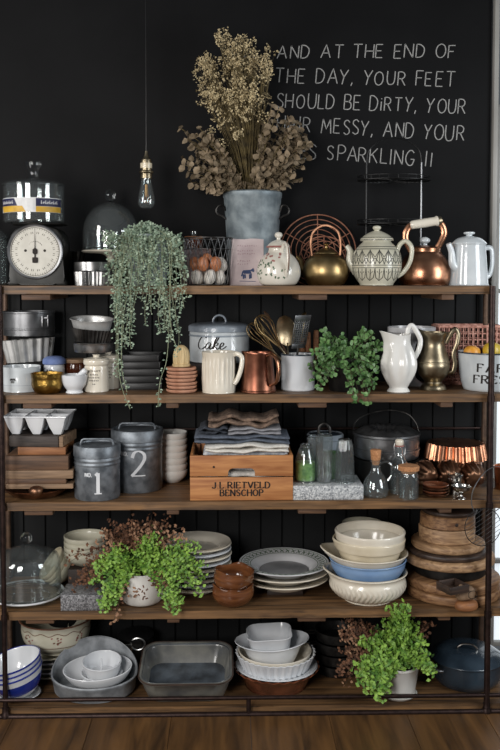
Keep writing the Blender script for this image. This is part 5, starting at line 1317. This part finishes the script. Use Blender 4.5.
# ================================================================== FOURTH SHELF
S = 3
Y = .17; k = K(Y)
pr = sm([(0, 0), (20, 0), (24, 1), (35, 2.5), (37, 4.5), (37, 5.5)], 3)
t = thing('glass_plate', 'clear glass plate with pale rim under the low wide glass dome', 'plate', at(27, Y, S))
MB().lathe(shell(pr, 1.1), k, 56).obj('plate_body', 'glass', t)
MB().lathe([(35.6, 3.4), (37.4, 4.6), (37.4, 6), (36.4, 6), (35.4, 4.6)], k, 64, loop=True).obj('rim_glow', 'cool', t)  # opaque white ring painting the glow along the glass rim
dome('glass_dome', 'low wide clear glass dome with ball knob at the left of the fourth shelf', at(27, Y, S, 3.6), k, 34, 50, 6, .52)
# cream bowls: upright pile and pile lying tilted
Y = .3; k = K(Y)
solo('wooden_box', 'dark wooden box under the cream bowls beside the glass dome', 'box', MB().box((0, 0, 11.5*k), (30*k, 34*k, 23*k), .003), 'darkbox', at(86, Y, S))
for i in range(4):
    solo('cream_bowl', ('lowest', 'second from the bottom', 'second from the top', 'topmost')[i]+' of the upright cream bowls left of the first fern', 'bowl', MB().lathe(shell(bowl_prof(11, 21.5, 14, .1), 1), k, 48), 'sage', at(86, Y, S, 23.3+i*5.2), group='upright cream bowls')
Y = .355; k = K(Y)
for i in range(3):
    d = Vector((.35, 0, .94))*i*5.5*k
    solo('cream_bowl', ('innermost', 'middle', 'outermost')[i]+' of the tilted cream bowls leaning between the dome and the wooden box', 'bowl', MB().lathe(shell(bowl_prof(9, 18, 13, .1), 1), k, 44), 'cream', at(68.5, Y, S, 8)+Vector((-i*.016, 0, i*.012)), deg(0, -52, 20), group='tilted cream bowls')
x0, x1 = W(61, 600, .02).x, W(104, 600, .02).x; kf = K(.02)
solo('terrazzo_tray', 'grey speckled block left of the white fern pot on the fourth shelf', 'tray', MB().box((0, .07, 8*kf), (x1-x0, .14, 16*kf), .002), 'granite', ((x0+x1)/2, .01, ZS[S]))
# --- fern in a white pot
def potted_fern(label, px, Y, S, pot_prof, k, groups, dry, seed, pale=(), saucer=None, decal=None):
    R.seed(seed); org = at(px, Y, S)
    t = thing('potted_fern', label, 'plant', org)
    h0 = 0
    if saucer: MB().lathe(shell(saucer, .8), k, 40).obj('saucer', 'white', t); h0 = 2
    pr = [(a, b+h0) for a, b in pot_prof]
    MB().lathe(shell(pr, 1.1), k, 48).obj('pot', 'white', t)
    zt = pr[-1][1]; rt = pr[-1][0]
    MB().lathe([(0, zt-5), (rt-2.4, zt-5), (rt-2.2, zt-4), (0, zt-2)], k, 30).obj('soil', 'soil', t)
    crown = Vector((0, 0, zt*k))
    for nm, m, tg, sz, dn, kind in groups:
        lf, st = MB(), MB(); fern_mass(lf, st, crown, tg, org, sz, dn, kind)
        lf.obj(nm, m, t, 0, fix=False); st.obj('stems', 'greenstem', t)
    if decal: decal(t, pr, k)
    return t
def flower_decal(t, pr, k):
    f = on_lathe(pr, k, .05); b = MB()
    for u, v, a in ((2, 12, .4), (4, 15, 2), (1, 17, 1.2), (5, 19, .6), (3, 22, 1.9), (0, 20, 2.6), (2, 9, 1.5), (-1, 14, 2.4), (4.5, 10, .3), (-15, 14, 1), (-14, 18, 2), (17, 16, 1)):
        ribbons(b, [[(u, v), (u+2.6*math.cos(a), v+2.6*math.sin(a))]], f, 1.3, 1.3, .0005)
    b.obj('painted_sprig', 'flbrown', t, 0)
Y = .115; k = K(Y)
potted_fern('green and brown fern in a white pot with small painted sprig on the fourth shelf', 142, Y, 3, sm([(0, 0), (15, 0), (20, 3), (23.5, 14), (24, 24), (23.4, 33)], 3), k, [
    ('fronds', 'fern', [(150, 545, 14, 10, .03, 12), (152, 562, 8, 8, .02, 7), (102, 572, 13, 14, .01, 15), (107, 600, 8, 11, -.035, 17), (114, 556, 14, 12, .03, 12), (176, 572, 13, 18, .0, 20), (174, 602, 8, 11, -.035, 19), (196, 570, 9, 12, .03, 9), (190, 548, 10, 8, .05, 6), (124, 575, 7, 8, .0, 5), (200, 586, 4, 7, .02, 4)], .0128, 1.5, 'fan'),
    ('fronds', 'fernd', [(130, 555, 30, 10, .09, 8), (168, 560, 24, 12, .09, 8), (105, 585, 12, 14, .03, 6), (150, 535, 20, 10, .12, 6)], .0128, 1.2, 'fan'),
    ('dry_fronds', 'dryfern', [(90, 575, 12, 16, .05, 14), (80, 582, 8, 10, .06, 6), (120, 528, 20, 10, .1, 12), (150, 524, 26, 8, .1, 14), (160, 580, 4, 12, .0, 4), (72, 560, 6, 8, .08, 2)], .0125, 1.1, 'fan'),
    ('dry_fronds', 'dryfernl', [(105, 540, 12, 12, .05, 8), (150, 532, 34, 10, .06, 14), (112, 618, 4, 8, -.05, 2), (178, 535, 10, 10, .07, 6), (137, 590, 3, 8, .0, 3)], .012, .9, 'fan')], None, 41, decal=flower_decal)
# --- plates
Y = .265; k = K(Y)
names9 = ('lowest', 'second from the bottom', 'third from the bottom', 'fourth from the bottom', 'middle', 'fourth from the top', 'third from the top', 'second from the top', 'topmost')
plp = sm([(0, 0), (18, 0), (22, .8), (26, 4.2), (34, 6.6), (35, 7)], 4)
for i in range(9):
    solo('dinner_plate', names9[i]+' of the nine grey white plates stacked right of the first fern', 'plate', MB().lathe(shell(plp, 2.5), k, 64), 'cool' if i % 2 else 'ivory', at(197+R.uniform(-.6, .6), Y, S, i*5.0), (0, 0, i), 'grey white plate stack')
# --- wooden bowls
Y = .066; k = K(Y); R.seed(9)
for i in range(2):
    ph = R.uniform(0, 6)
    def wonky(a, r, z, i_, ph=ph): return (r*(1+.035*math.cos(2*a+ph)+.02*math.cos(5*a)), z+.9*math.cos(2*a+ph)*max(0, (z-8)/10)+.6*math.cos(5*a)*max(0, (z-8)/10))
    solo('wooden_bowl', ('lower', 'upper')[i]+' of the two glossy brown wooden bowls stacked on the fourth shelf', 'bowl', MB().lathe(shell(sm([(0, 0), (9, 0), (15, 3), (19.4, 9), (20.6, 14), (20, 18.5), (20.4, 21)], 4), 2), k, 56, wonky), 'bowlwood', at(233-i*.8, Y, S, i*15), deg(2 if i else 0, 4 if i else 0, 20*i), 'glossy wooden bowls')
# --- platters
Y = .245; k = K(Y)
pp = sm([(0, 0), (22, 0), (26, 1), (32, 6), (44, 9), (46, 10)], 4)
for i, (m, lab) in enumerate((('ivory', 'lowest large cream platter in the stack of three'), ('ivory', 'middle large cream platter in the stack of three'), ('greyplate', 'top large platter with dark patterned rim and grey centre'))):
    t = thing('platter', lab, 'platter', at(284, Y, S, 5+i*6.8))
    MB().lathe(shell([(a*(1 if i else .99), b) for a, b in pp], 1.4), k, 72).obj('platter_body', m, t)
    if i == 2:
        b = MB(); R.seed(2)
        def rimf(u, v):
            a = u; r = 33.5+v; z = 1.4+6.3+(r-33.5)*.235+.35
            return Vector((r*math.sin(a), -r*math.cos(a), z))*k, Vector((0, 0, 1))
        for j in range(40):
            a = 2*PI*j/40
            ribbons(b, [[(a-.05, 2), (a, 6), (a+.05, 8.4)], [(a+.05, 2.4), (a, 6)], [(a-.06, 7.4), (a+.02, 5)]], rimf, .035, .9, .0003)
        ribbons(b, [[(2*PI*j/80, 9.8) for j in range(81)], [(2*PI*j/80, .9) for j in range(81)]], rimf, .6, .7, .0003)
        b.obj('painted_rim', 'flgreen', t, 0)
        MB().lathe([(0, 2.5), (24.5, 2.5), (24.5, 2.9), (0, 2.9)], k, 56).obj('painted_centre', 'greydark', t)
solo('wooden_block', 'flat dark wooden piece hidden under the platters', 'block', MB().box((0, 0, 2.4*k), (36*k, 36*k, 4.8*k), .002), 'darkbox', at(284, Y, S))
# --- big stack of mixing bowls
Y = .135; k = K(Y)
def spout_mod(dir_, amt, z0, lift=2, pw=10):
    def f(a, r, z, i):
        s_ = max(0, math.cos(a-dir_))**pw*max(0, min(1, (z-z0)/6)); return (r*(1+amt*s_), z+lift*s_) if r > 5 else (r, z)
    return f
def swirl(a, r, z, i):
    f = max(0, math.sin(PI*min(1, max(0, (z-3)/17)))); sp = max(0, math.cos(a+PI/2+.15))**14*max(0, min(1, (z-20)/5))
    return (r*(1+.022*f*math.cos(44*(a+.06*math.sin(z*.35))))*(1+.15*sp), z+sp*2.5) if r > 12 else (r, z)
base = [(0, 0), (23, 0), (25, 1.4), (33, 6), (38, 13), (38.6, 19), (37.2, 23.5), (38.6, 27), (40, 28)]
solo('ribbed_bowl', 'large cream bowl with swirled ribs and lip at the bottom of the bowl stack', 'bowl', MB().lathe(shell(sm(base, 4), 1.6), k, 264, swirl), 'ivory', at(367.5, Y, S))
solo('blue_bowl', 'blue bowl second from the bottom of the big bowl stack', 'bowl', MB().lathe(shell(sm([(0, 0), (18, 0), (22, 2), (30, 9), (37, 20), (38, 26), (39, 28)], 4), 1.4), k, 64), 'blue', at(367.5, Y, S, 13))
solo('spouted_bowl', 'cream bowl with pointed pouring lip resting in the blue bowl', 'bowl', MB().lathe(shell(sm([(0, 0), (18, 0), (22, 2), (31, 9), (37, 17), (39.5, 21), (40.5, 22)], 4), 1.4), k, 96, spout_mod(-PI/2-.1, .2, 12, 5)), 'ivory', at(367.5, Y, S, 25.5))
bowl_big = sm([(0, 0), (20, 0), (23, 1.6), (29, 9), (32, 17), (33, 19)], 4)+[(35, 19.6), (35.6, 22), (35.6, 25), (36.4, 28), (36, 29)]
solo('mixing_bowl', 'cream mixing bowl with rolled rim second from the top of the big stack', 'bowl', MB().lathe(shell(bowl_big, 1.4), k, 72, spout_mod(-PI/2+.2, .05, 20, 0)), 'cream', at(369, Y, S, 33.5))
solo('mixing_bowl', 'pale cream mixing bowl at the top of the big bowl stack', 'bowl', MB().lathe(shell([(a*.985, b) for a, b in bowl_big], 1.4), k, 72), 'ivory', at(369.5, Y, S, 41))
Y = .37; k = K(Y)
solo('dark_crock', 'dark crock behind the big bowl stack carrying a greenish bowl', 'crock', MB().lathe(shell([(0, 0), (11, 0), (12, 1), (12, 38)], 1), k, 36), 'iron', at(362, Y, S))
solo('green_grey_bowl', 'greenish grey bowl high up at the back above the big bowl stack', 'bowl', MB().lathe(shell(bowl_prof(10, 20.5, 20, .1), 1.2), k, 48), 'sage', at(362, Y, S, 38.5))
# --- round boards
Y = .205; k = K(Y)
def disc(name, label, px, h0, h1, r, m, cat='board', dy=0, ex=(1, 1), rz=0, hollow=False):
    e = min(1.6, (h1-h0)*.3); h = h1-h0-.15
    pr = [(0, 0), (r-e, 0), (r-.4, e*.6), (r, e*1.3), (r, h-e*1.3), (r-.4, h-e*.5), (r-e, h), (0, h)]
    if hollow: pr = pr[:-1]+[(r-3, h), (r-5, h-2), (0, h-3)]
    return solo(name, label, cat, MB().lathe(pr, k, 64, ell=ex), m, at(px, Y, S, h0)+Vector((0, dy, 0)), (0, 0, rz))
def rboard(px, h0, h1, r, m, label, **kw): return disc('round_board', label, px, h0, h1, r, m, **kw)
rboard(452, 0, 9.5, 48, 'round', 'lowest large round wooden board at the right of the fourth shelf')
rboard(452, 10, 19.5, 47.5, 'round', 'second large round board from the bottom, under the dark pan', rz=.6)
disc('dark_pan', 'flat dark pan between the round wooden boards', 450, 19.8, 33, 37, 'iron', 'pan', hollow=False, dy=.02)
rboard(448, 33.2, 41.5, 46, 'roundb', 'wide round board with pale edge above the dark pan', rz=1)
rboard(447, 41.7, 47.5, 41, 'roundd', 'dark thin round board in the upper part of the board pile', rz=.3)
rboard(447, 47.7, 54.5, 37, 'roundb', 'pale round board under the wooden bowl shaped blocks', rz=2)
t = thing('wooden_block', 'lower thick round pale wooden block in the board pile', 'block', at(446, Y, S, 54.8))
MB().lathe([(0, 0), (27, 0), (28, 1), (28.4, 13), (27.6, 14.4), (0, 14.4)], k, 60).obj('rim_wood', 'roundb', t)
t = thing('wooden_block', 'upper thick round wooden block in the board pile, under the dark plate', 'block', at(446.5, Y, S, 69.4), (0, 0, 1))
MB().lathe([(0, 0), (26.4, 0), (27.6, 1), (27.2, 12), (26, 13), (0, 13)], k, 60).obj('rim_wood', 'round', t)
for a, z in ((-.9, 6), (.35, 5)): MB().ball((0, 0, 0), 2.2*k, 14, Matrix.Translation((27*math.sin(a)*k, -27*math.cos(a)*k, z*k)) @ Matrix.Rotation(a, 4, 'Z'), (1, .3, 1)).obj('knot', 'roundd', t)
disc('dark_plate', 'dark round wooden plate on top of the board pile', 448, 82.6, 87.6, 28, 'roundd', 'plate')
# small dark tray in front and carved pieces
kf = K(.02)
t = thing('small_dark_tray', 'small square dark wooden tray jutting out between the round boards', 'tray', Vector((W(453, 575, -.03).x, -.028, ZS[S]+20*k)), deg(0, 0, 24))
b = MB(); a_ = .088
b.box((0, 0, .003), (a_, a_, .005), .001)
for s_ in (1, -1): b.box((s_*a_/2, 0, .017), (.006, a_+.006, .032), .001); b.box((0, s_*a_/2, .017), (a_-.006, .006, .032), .001)
b.obj('tray_body', 'roundd', t)
t = thing('wooden_scoop', 'carved wooden piece with wire ring at the shelf edge under the dark tray', 'scoop', Vector((W(467, 600, -.02).x, -.012, ZS[S])), deg(0, 0, 15))
b = MB().lathe(sm([(0, 0), (8, 0), (11, 2.4), (10.6, 7), (7, 9.6), (0, 10.2)], 4), kf, 28, ell=(1.1, .8)); b.obj('lower_piece', 'boardb', t)
b = MB().box((-2*kf, 0, 17.4*kf), (19*kf, 13*kf, 14*kf), 4.5*kf, seg=3); b.tube([Vector(q)*kf for q in ((-6, -3, 22), (-9, -4, 26), (-10, -4, 27.5))], [3.4*kf, 2.6*kf, 1.4*kf], 10); b.obj('upper_piece', 'boardc', t)
MB().tube([Vector((5*math.cos(2*PI*i/24)+2, -8.4, 18+4*math.sin(2*PI*i/24)))*kf for i in range(24)], .0012, 6, True).obj('wire_ring', 'darkmetal', t)
# ================================================================== BOTTOM SHELF
S = 4
Y = .335; k = K(Y)
for i in range(5):
    solo('large_plate', ('lowest', 'second from the bottom', 'middle', 'second from the top', 'topmost')[i]+' of the plates stacked under the floral bowl on the bottom shelf', 'plate', MB().lathe(shell(sm([(0, 0), (14, 0), (18, 1), (24, 4), (27, 4.8)], 4), 1.4), k, 48), 'greyplate' if i % 2 else 'sage', at(50, Y, S, i*4.7), group='plates under the floral bowl')
t = thing('floral_bowl', 'large cream bowl painted with flowers, standing on plates at the back left', 'bowl', at(57, Y, S, 25))
pr = sm([(0, 0), (18, 0), (20, 2), (31, 10), (34.5, 20), (34.8, 28), (36.5, 33)], 4)
MB().lathe(shell(pr, 1.3), k, 64).obj('bowl_body', 'sage', t)
MB().lathe([(36.2, 32.4), (37.2, 32.8), (37, 34), (35.6, 33.8)], k, 64, loop=True).obj('brown_rim', 'flbrown', t)
f = on_lathe(pr, k, 0.1); b = MB(); R.seed(6)
ribbons(b, [[(u, 26.5+1.2*math.sin(u*.4)) for u in range(-50, 52, 2)], [(u, 12.5) for u in range(-40, 42, 2)]], f, .7, .7, .0004)
for u0 in (-28, 2, 26):
    b2 = MB()
    for i in range(10):
        a = R.uniform(0, 6.3); rr = R.uniform(1, 4.5); ribbons(b if i % 2 else b2, [[(u0+rr*math.cos(a)*1.5, 20+rr*math.sin(a)), (u0+rr*math.cos(a)*1.5+1.8, 20.6+rr*math.sin(a))]], f, 1.4, 1.4, .0005)
    b2.obj('painted_rose', 'flpink', t, 0)
b.obj('painted_lines', 'flbrown', t, 0)
b3 = MB()
fi = lambda u, v: (Vector(((33.4-.1*(33-v))*math.sin(u), -(33.4-.1*(33-v))*math.cos(u), v))*k, Vector((-math.sin(u), math.cos(u), 0)))
for i in range(26):
    u = PI+R.uniform(-1, 1); v = R.uniform(24, 32); a = R.uniform(-.1, .1); ribbons(b3, [[(u, v), (u+a, v-3.5)]], fi, .06, 1.6, .0006)
b3.obj('painted_leaves', 'flgreen', t, 0)
# blue and white enamel bowls, tilted
Y = .112; k = K(Y)
pl_ = dish('white_saucer', 'white plate under the blue enamel bowls at the left end of the bottom shelf', 'plate', 20, .11, S, sm([(0, 0), (12, 0), (16, 1), (20, 3.4), (21, 4)], 3), 1, 'cool')
for i in range(3):
    t = thing('enamel_bowl', ('lowest', 'middle', 'topmost')[i]+' of the blue and white enamel bowls stacked at a tilt on the bottom shelf', 'bowl', at(21.5-i*.9, Y, S, 5.5+i*4.6), deg(6, -13, 0), 'blue and white enamel bowls')
    pr = sm([(0, 0), (14, 0), (17, 1.6), (21.6, 8), (25, 17), (27.2, 24)], 4)
    sh_ = shell(pr, .7)
    MB().lathe(sh_, k, 56).obj('bowl_body', 'cool', t)
    f = [(a+.3, b) for a, b in pr if b >= (3 if i == 0 else 10)]
    f1 = [q for q in f if q[1] <= (19 if i == 0 else 15)]
    MB().lathe(f1+[(a-.4, b) for a, b in f1[::-1]], k, 56, loop=True).obj('blue_band', 'cobalt', t)
    MB().lathe([(26.6, 23.2), (27.6, 23.4), (27.7, 24.6), (26.5, 24.8)], k, 56, loop=True).obj('blue_rim', 'cobalt', t)
# zinc oval pan with white crockery
Y = .15; k = K(Y)
t = thing('zinc_pan', 'oval grey zinc pan holding a white bowl and cup on the bottom shelf', 'pan', at(95, Y, S, 3.5), deg(8, 0, 0))
MB().lathe(shell([(0, 0), (38, 0), (41, 1), (42.6, 14), (43.6, 15), (43.8, 17), (43, 17.6)], 1), k, 64, lambda a, r, z, i: (r, z+max(0, -math.cos(a)*.8+.2)**1.4*22*max(0, min(1, (z-2)/12))), ell=(1, .72)).obj('pan_body', 'zincpan', t)
solo('white_bowl', 'big white bowl tilted inside the zinc pan', 'bowl', MB().lathe(shell(sm([(0, 0), (18, 0), (21, 1.6), (29, 7), (33.6, 14), (35, 18)], 4), 1.3), k, 64, ell=(1, .72)), 'cool', at(99, Y-.005, S, 8.5), deg(8, -3, 0))
solo('white_saucer', 'white saucer under the white cup in the zinc pan', 'saucer', MB().lathe(shell(sm([(0, 0), (10, 0), (14, 1), (19, 4.4), (21, 6)], 4), 1), k, 48, ell=(1, .8)), 'cool', at(102, Y-.008, S, 14.8), deg(7, 0, 0))
t = thing('white_cup', 'white cup bowl at the top of the crockery in the zinc pan', 'cup', at(102.5, Y-.012, S, 18.5), deg(7, 0, 0))
MB().lathe(shell(sm([(0, 0), (14, 0), (16, 1), (18.4, 8), (19.6, 14), (20, 15)], 4), 1.2), k, 48).obj('cup_body', 'cool', t)
MB().tube([(0, -.02, 4*k), (-.003, .0, 17*k)], .004, 10).obj('pestle_stub', 'cool', t)
# dark metal pot behind
Y = .36; k = K(Y)
t = thing('dark_pot', 'dark metal pot with loop handles behind the zinc pan and the baking dish', 'pot', at(136, Y, S))
MB().lathe(shell(sm([(0, 0), (15, 0), (17, 2), (18, 20), (17, 32), (18, 35)], 3), 1), k, 44).obj('pot_body', 'iron', t)
MB().lathe(sm([(18.6, 35.2), (18, 37), (10, 40), (4, 41)], 3)+[(0, 41), (0, 35.2)], k, 44).obj('lid', 'black', t)
MB().tube([Vector((4+7*math.cos(2*PI*i/24), -17, 33+6*math.sin(2*PI*i/24)))*k for i in range(24)], 1.1*k, 8, True).obj('loop_handle', 'tin', t)
MB().box((-9*k, -18.2*k, 30*k), (15*k, 1.2*k, 7*k), .001).obj('metal_plate', 'silver', t)
# baking dish
Y = .2; k = K(Y)
t = thing('baking_dish', 'grey stoneware rectangular baking dish tilted toward the front', 'baking dish', at(187, Y-.035, S, 5.4), deg(9, 0, 0))
def rrect(w, d, rad, z, n=8):
    out = []
    for sx, sy, a0 in ((1, 1, 0), (-1, 1, PI/2), (-1, -1, PI), (1, -1, 3*PI/2)):
        for i in range(n+1):
            a = a0+PI/2*i/n; out.append((sx*(w/2-rad)+rad*math.cos(a), sy*(d/2-rad)+rad*math.sin(a), z))
    return out
def rdish(mb, secs, k, first=True):
    n = len(secs[0]); vs = [Vector(p)*k for s_ in secs for p in s_]; fs = []
    for a in range(len(secs)-1):
        for q in range(n): fs.append((a*n+q, a*n+(q+1) % n, (a+1)*n+(q+1) % n, (a+1)*n+q))
    if first: fs.append(tuple(range(n))[::-1])
    fs.append(tuple(range((len(secs)-1)*n, len(secs)*n)))
    return mb.add(vs, fs)
rdish(MB(), [rrect(70, 54, 12, -1), rrect(76, 60, 14, 0), rrect(84, 68, 15, 12), rrect(88, 72, 16, 20.5), rrect(93, 76, 17, 22), rrect(93.6, 76.6, 17, 23.4), rrect(90, 73, 16, 24), rrect(87, 70, 15, 23.4), rrect(84, 67, 15, 20.5), rrect(77, 61, 13, 4), rrect(70, 54, 11, 1)], k).obj('dish_body', 'stoneware', t)
rdish(MB(), [rrect(86.4, 69.4, 15, 22.8), rrect(86, 69, 15, 23.2), rrect(82, 65, 14, 12), rrect(78, 62, 13, 4), rrect(70, 54, 11, 2.4)], k, False).obj('glazed_inside', 'stonewarein', t)
MB().tube([Vector(p)*k for p in rrect(92.4, 75.4, 17, 23.3)], .9*k, 6, True).obj('worn_rim', 'roundd', t)
solo('wooden_block', 'dark wooden prop under the back of the tilted baking dish', 'block', MB().box((0, 0, 5*k), (56*k, 6*k, 10*k), .002), 'darkbox', at(187, Y+.08, S))
# stack of white dishes
Y = .205; k = K(Y)
def crimp(n, amp, z0): 
    return lambda a, r, z, i: (r*(1+amp*math.cos(n*a)*max(0, min(1, (z-z0)/4))), z+.9*math.cos(n*a)*max(0, min(1, (z-z0)/4))) if r > 8 else (r, z)
solo('pie_dish', 'brown glazed pie dish with crimped rim at the bottom of the white dishes', 'pie dish', MB().lathe(shell(sm([(0, 0), (29, 0), (31, 1), (37, 12), (42, 18), (44, 19)], 3), 1.4), k, 160, crimp(26, .018, 14)), 'brownglaze', at(276, Y, S))
sh, md = fluted(34, 40.5, 15, 34, .75, 1.3)
solo('flan_dish', 'white fluted flan dish standing in the brown pie dish', 'dish', MB().lathe(sh, k, 204, md), 'cool', at(275.5, Y, S, 19))
solo('white_plate', 'white plate visible under the fluted flan dish', 'plate', MB().lathe(shell(sm([(0, 0), (26, 0), (30, 1), (39, 4), (42, 5)], 3), 1.1), k, 60), 'cool', at(276.5, Y, S, 15.4))
solo('cream_dish', 'cream round dish standing in the white fluted flan dish', 'dish', MB().lathe(shell(sm([(0, 0), (30, 0), (33, 1.4), (36, 9), (37.5, 14)], 4), 1.4), k, 60), 'ivory', at(275, Y, S, 21.4))
t = thing('gratin_dish', 'white oval gratin dish with flared lips on the cream dish', 'dish', at(273, Y, S, 24.5), deg(3, -3, 0))
def flare(a, r, z, i):
    f = max(0, (z-15)/6)*abs(math.sin(a))**4; return (r*(1+.2*f), z+1.4*f) if r > 8 else (r, z)
MB().lathe(shell(sm([(0, 0), (19, 0), (22, 1.4), (26.5, 11), (29, 19), (30.5, 21)], 4), 1.3), k, 72, flare, ell=(1.04, .86)).obj('dish_body', 'cool', t)
t = thing('small_white_dish', 'small white rectangular dish at the top of the white dishes', 'dish', at(270, Y, S, 35), deg(4, -3, 0))
rdish(MB(), [rrect(34, 28, 8, 0), rrect(38, 32, 9, 1.2), rrect(44, 38, 10, 17), rrect(46.4, 40, 11, 19), rrect(45, 38.6, 10.5, 19.6), rrect(42, 36, 9.5, 17), rrect(36, 30, 8, 2.6)], k).obj('dish_body', 'cool', t)
# dark pans behind
Y = .33; k = K(Y)
for i in range(4):
    t = thing('dark_saucepan', ('lowest', 'second from the bottom', 'second from the top', 'topmost')[i]+' of the dark saucepans stacked behind the white dishes and fern', 'saucepan', at(337, Y, S, i*11), (0, 0, math.radians((10, -8, 4, 0)[i])), 'dark saucepans')
    MB().lathe(shell([(0, 0), (20, 0), (21.4, 1), (22.4, 10), (23.2, 10.6)], .9), k, 44).obj('pan_body', 'darkmetal', t)
    b = MB(); b.tube([Vector(p)*k for p in cr([(-22, -6, 8.6), (-30, -9, 9.4), (-33, -5, 9.4), (-30, -2, 9.4), (-22, 0, 8.6)], 4)], .8*k, 6); b.obj('handle', 'darkmetal', t)
# --- second fern
Y = .085; k = K(Y)
potted_fern('bright green fern with dried fronds in a white pot on the bottom shelf', 398, Y, 4, [(0, 0), (15, 0), (17, .8), (21, 29), (22, 30), (22, 32)], k, [
    ('fronds', 'fern', [(375, 645, 18, 18, .02, 22), (370, 672, 14, 16, .0, 16), (360, 655, 8, 18, .03, 8), (395, 655, 14, 18, .0, 18), (398, 622, 16, 12, .04, 16), (418, 650, 10, 16, .02, 12), (430, 668, 7, 9, .0, 6), (380, 690, 6, 8, -.045, 14), (366, 682, 8, 9, -.03, 8), (400, 609, 13, 5, -.035, 12), (412, 634, 12, 12, .04, 10), (384, 664, 12, 14, -.02, 12)], .0145, 1.4, 'fan'),
    ('fronds', 'fernd', [(395, 640, 26, 18, .08, 18), (370, 655, 12, 18, .06, 8), (425, 660, 8, 10, .05, 4)], .0145, 1.2, 'fan'),
    ('dry_fronds', 'dryfern', [(348, 645, 10, 26, .05, 18), (342, 675, 7, 18, .05, 8), (352, 625, 10, 10, .06, 8), (425, 628, 12, 8, .1, 8)], .012, 1.0, 'fan'),
    ('dry_fronds', 'dryfernl', [(350, 640, 10, 24, .03, 8), (424, 640, 8, 8, .1, 4), (346, 670, 6, 14, .04, 4)], .011, .8, 'fan')], None, 52, saucer=sm([(0, 0), (14, 0), (17, 1), (19, 3), (19.4, 3.6)], 3))
# --- dutch oven
Y = .215; k = K(Y)
t = thing('dutch_oven', 'dark navy cast iron casserole with lid at the right end of the bottom shelf', 'casserole', at(466, Y, S), deg(0, 0, -12))
MB().lathe(shell(sm([(0, 0), (26, 0), (31, 2), (35, 9), (37, 22), (37.4, 25)], 4), 1.4), k, 64).obj('pot_body', 'navyiron', t)
MB().lathe([(36, 24.6)]+sm([(38, 25), (38.4, 26.6), (35, 29), (27, 34), (14, 37.4), (6, 38)], 4)+[(0, 38), (0, 36), (30, 28)], k, 64).obj('lid', 'navyiron', t)
b = MB(); b.tube([Vector(p)*k for p in cr([(-10, -12, 36), (-9, -13, 40), (-4, -13.5, 43), (4, -13.5, 43), (9, -13, 40), (10, -12, 36)], 5)], 1.1*k, 8, flat=1); b.obj('lid_handle', 'silver', t)
for a in (-PI/2+.62, PI/2+.62):
    c_, s_ = math.sin(a), -math.cos(a); n = Vector((c_, s_, 0)); tt = Vector((-s_, c_, 0))
    MB().tube([(n*q+tt*w_+Vector((0, 0, z)))*k for q, w_, z in [(p.x, p.y, p.z) for p in cr([(36, -8, 19), (40.5, -6.5, 20), (42, 0, 20.4), (40.5, 6.5, 20), (36, 8, 19)], 4)]], 1.7*k, 8).obj('side_handle', 'pewter', t)
# ================================================================== pieces that belong to a part go under that part
SUB = {'knob': ('lid',), 'lid_handle': ('lid',), 'lid_pattern': ('lid',), 'handle_stripe': ('handle',), 'socket_ring': ('socket',), 'filament': ('bulb',),
       'grip_end': ('grip',), 'pale_end': ('block',), 'seal': ('stopper',), 'number': ('canister_body',), 'number_prefix': ('canister_body',), 'dial_marks': ('dial',), 'needle': ('dial',),
       'emblem': ('bowl_body',), 'rim_line': ('bowl_body',), 'lettering_marks': ('crock_body',), 'printing': ('jar_body',), 'script_lettering': ('tin_body',), 'tin_band': ('tin_body',),
       'lettering': ('front_slat', 'bowl_body'), 'nail': ('front_slat',), 'line_pattern': ('pot_body',), 'painted_leaves': ('pot_body', 'bowl_body'), 'painted_roses': ('pot_body',),
       'painted_rose': ('bowl_body',), 'painted_lines': ('bowl_body',), 'painted_rim': ('platter_body',), 'painted_centre': ('platter_body',), 'blue_band': ('bowl_body',), 'blue_rim': ('bowl_body',),
       'painted_sprig': ('pot',), 'soil': ('pot',), 'picture': ('packet_body',), 'print_lines': ('packet_body',), 'yellow_print': ('paper_band',), 'navy_print': ('paper_band',), 'print_strokes': ('paper_band',),
       'clasp': ('ring',), 'knot': ('rim_wood',), 'worn_rim': ('dish_body',), 'glazed_inside': ('dish_body',), 'thick_base': ('glass_body',), 'rolled_rim': ('mould_body',)}
for o in list(bpy.data.objects):
    kd = o.name.split('.')[0]
    if o.type == 'MESH' and kd in SUB and o.parent and o.parent.type == 'EMPTY':
        sib = [c for c in o.parent.children if c.name.split('.')[0] in SUB[kd]]
        if sib: o.parent = sib[0]
# ================================================================== light
def area(name, loc, target, sx, sy, power, col):
    l = bpy.data.lights.new(name, 'AREA'); l.shape = 'RECTANGLE'; l.size = sx; l.size_y = sy; l.energy = power; l.color = col
    o = bpy.data.objects.new(name, l); COL.objects.link(o); o.location = loc
    o.rotation_euler = (Vector(target)-Vector(loc)).to_track_quat('-Z', 'Y').to_euler()
    return o
area('window_light_left', (-2.7, -1.8, 2.2), (0, .2, .8), .8, 1.8, 50, (1, .97, .94))
area('window_light_left', (-1.6, -3.7, 2.0), (0, .2, .55), 1.1, 1.8, 100, (1, .97, .94))
area('window_light_right', (2.5, -1.5, 2.0), (.2, .3, .9), 1.0, 1.7, 48, (.93, .97, 1))
w = bpy.data.worlds.new('world'); SC.world = w; w.use_nodes = True
w.node_tree.nodes['Background'].inputs[0].default_value = (.75, .82, .9, 1); w.node_tree.nodes['Background'].inputs[1].default_value = .11
SC.view_settings.view_transform = 'Standard'; SC.view_settings.look = 'None'; SC.view_settings.gamma = 1; SC.view_settings.exposure = -.06
SC.view_settings.use_curve_mapping = False
SC.cycles.max_bounces = 10; SC.cycles.transmission_bounces = 8; SC.cycles.transparent_max_bounces = 8; SC.cycles.caustics_reflective = False; SC.cycles.caustics_refractive = True
SC.cycles.sample_clamp_indirect = 4; SC.cycles.use_denoising = True
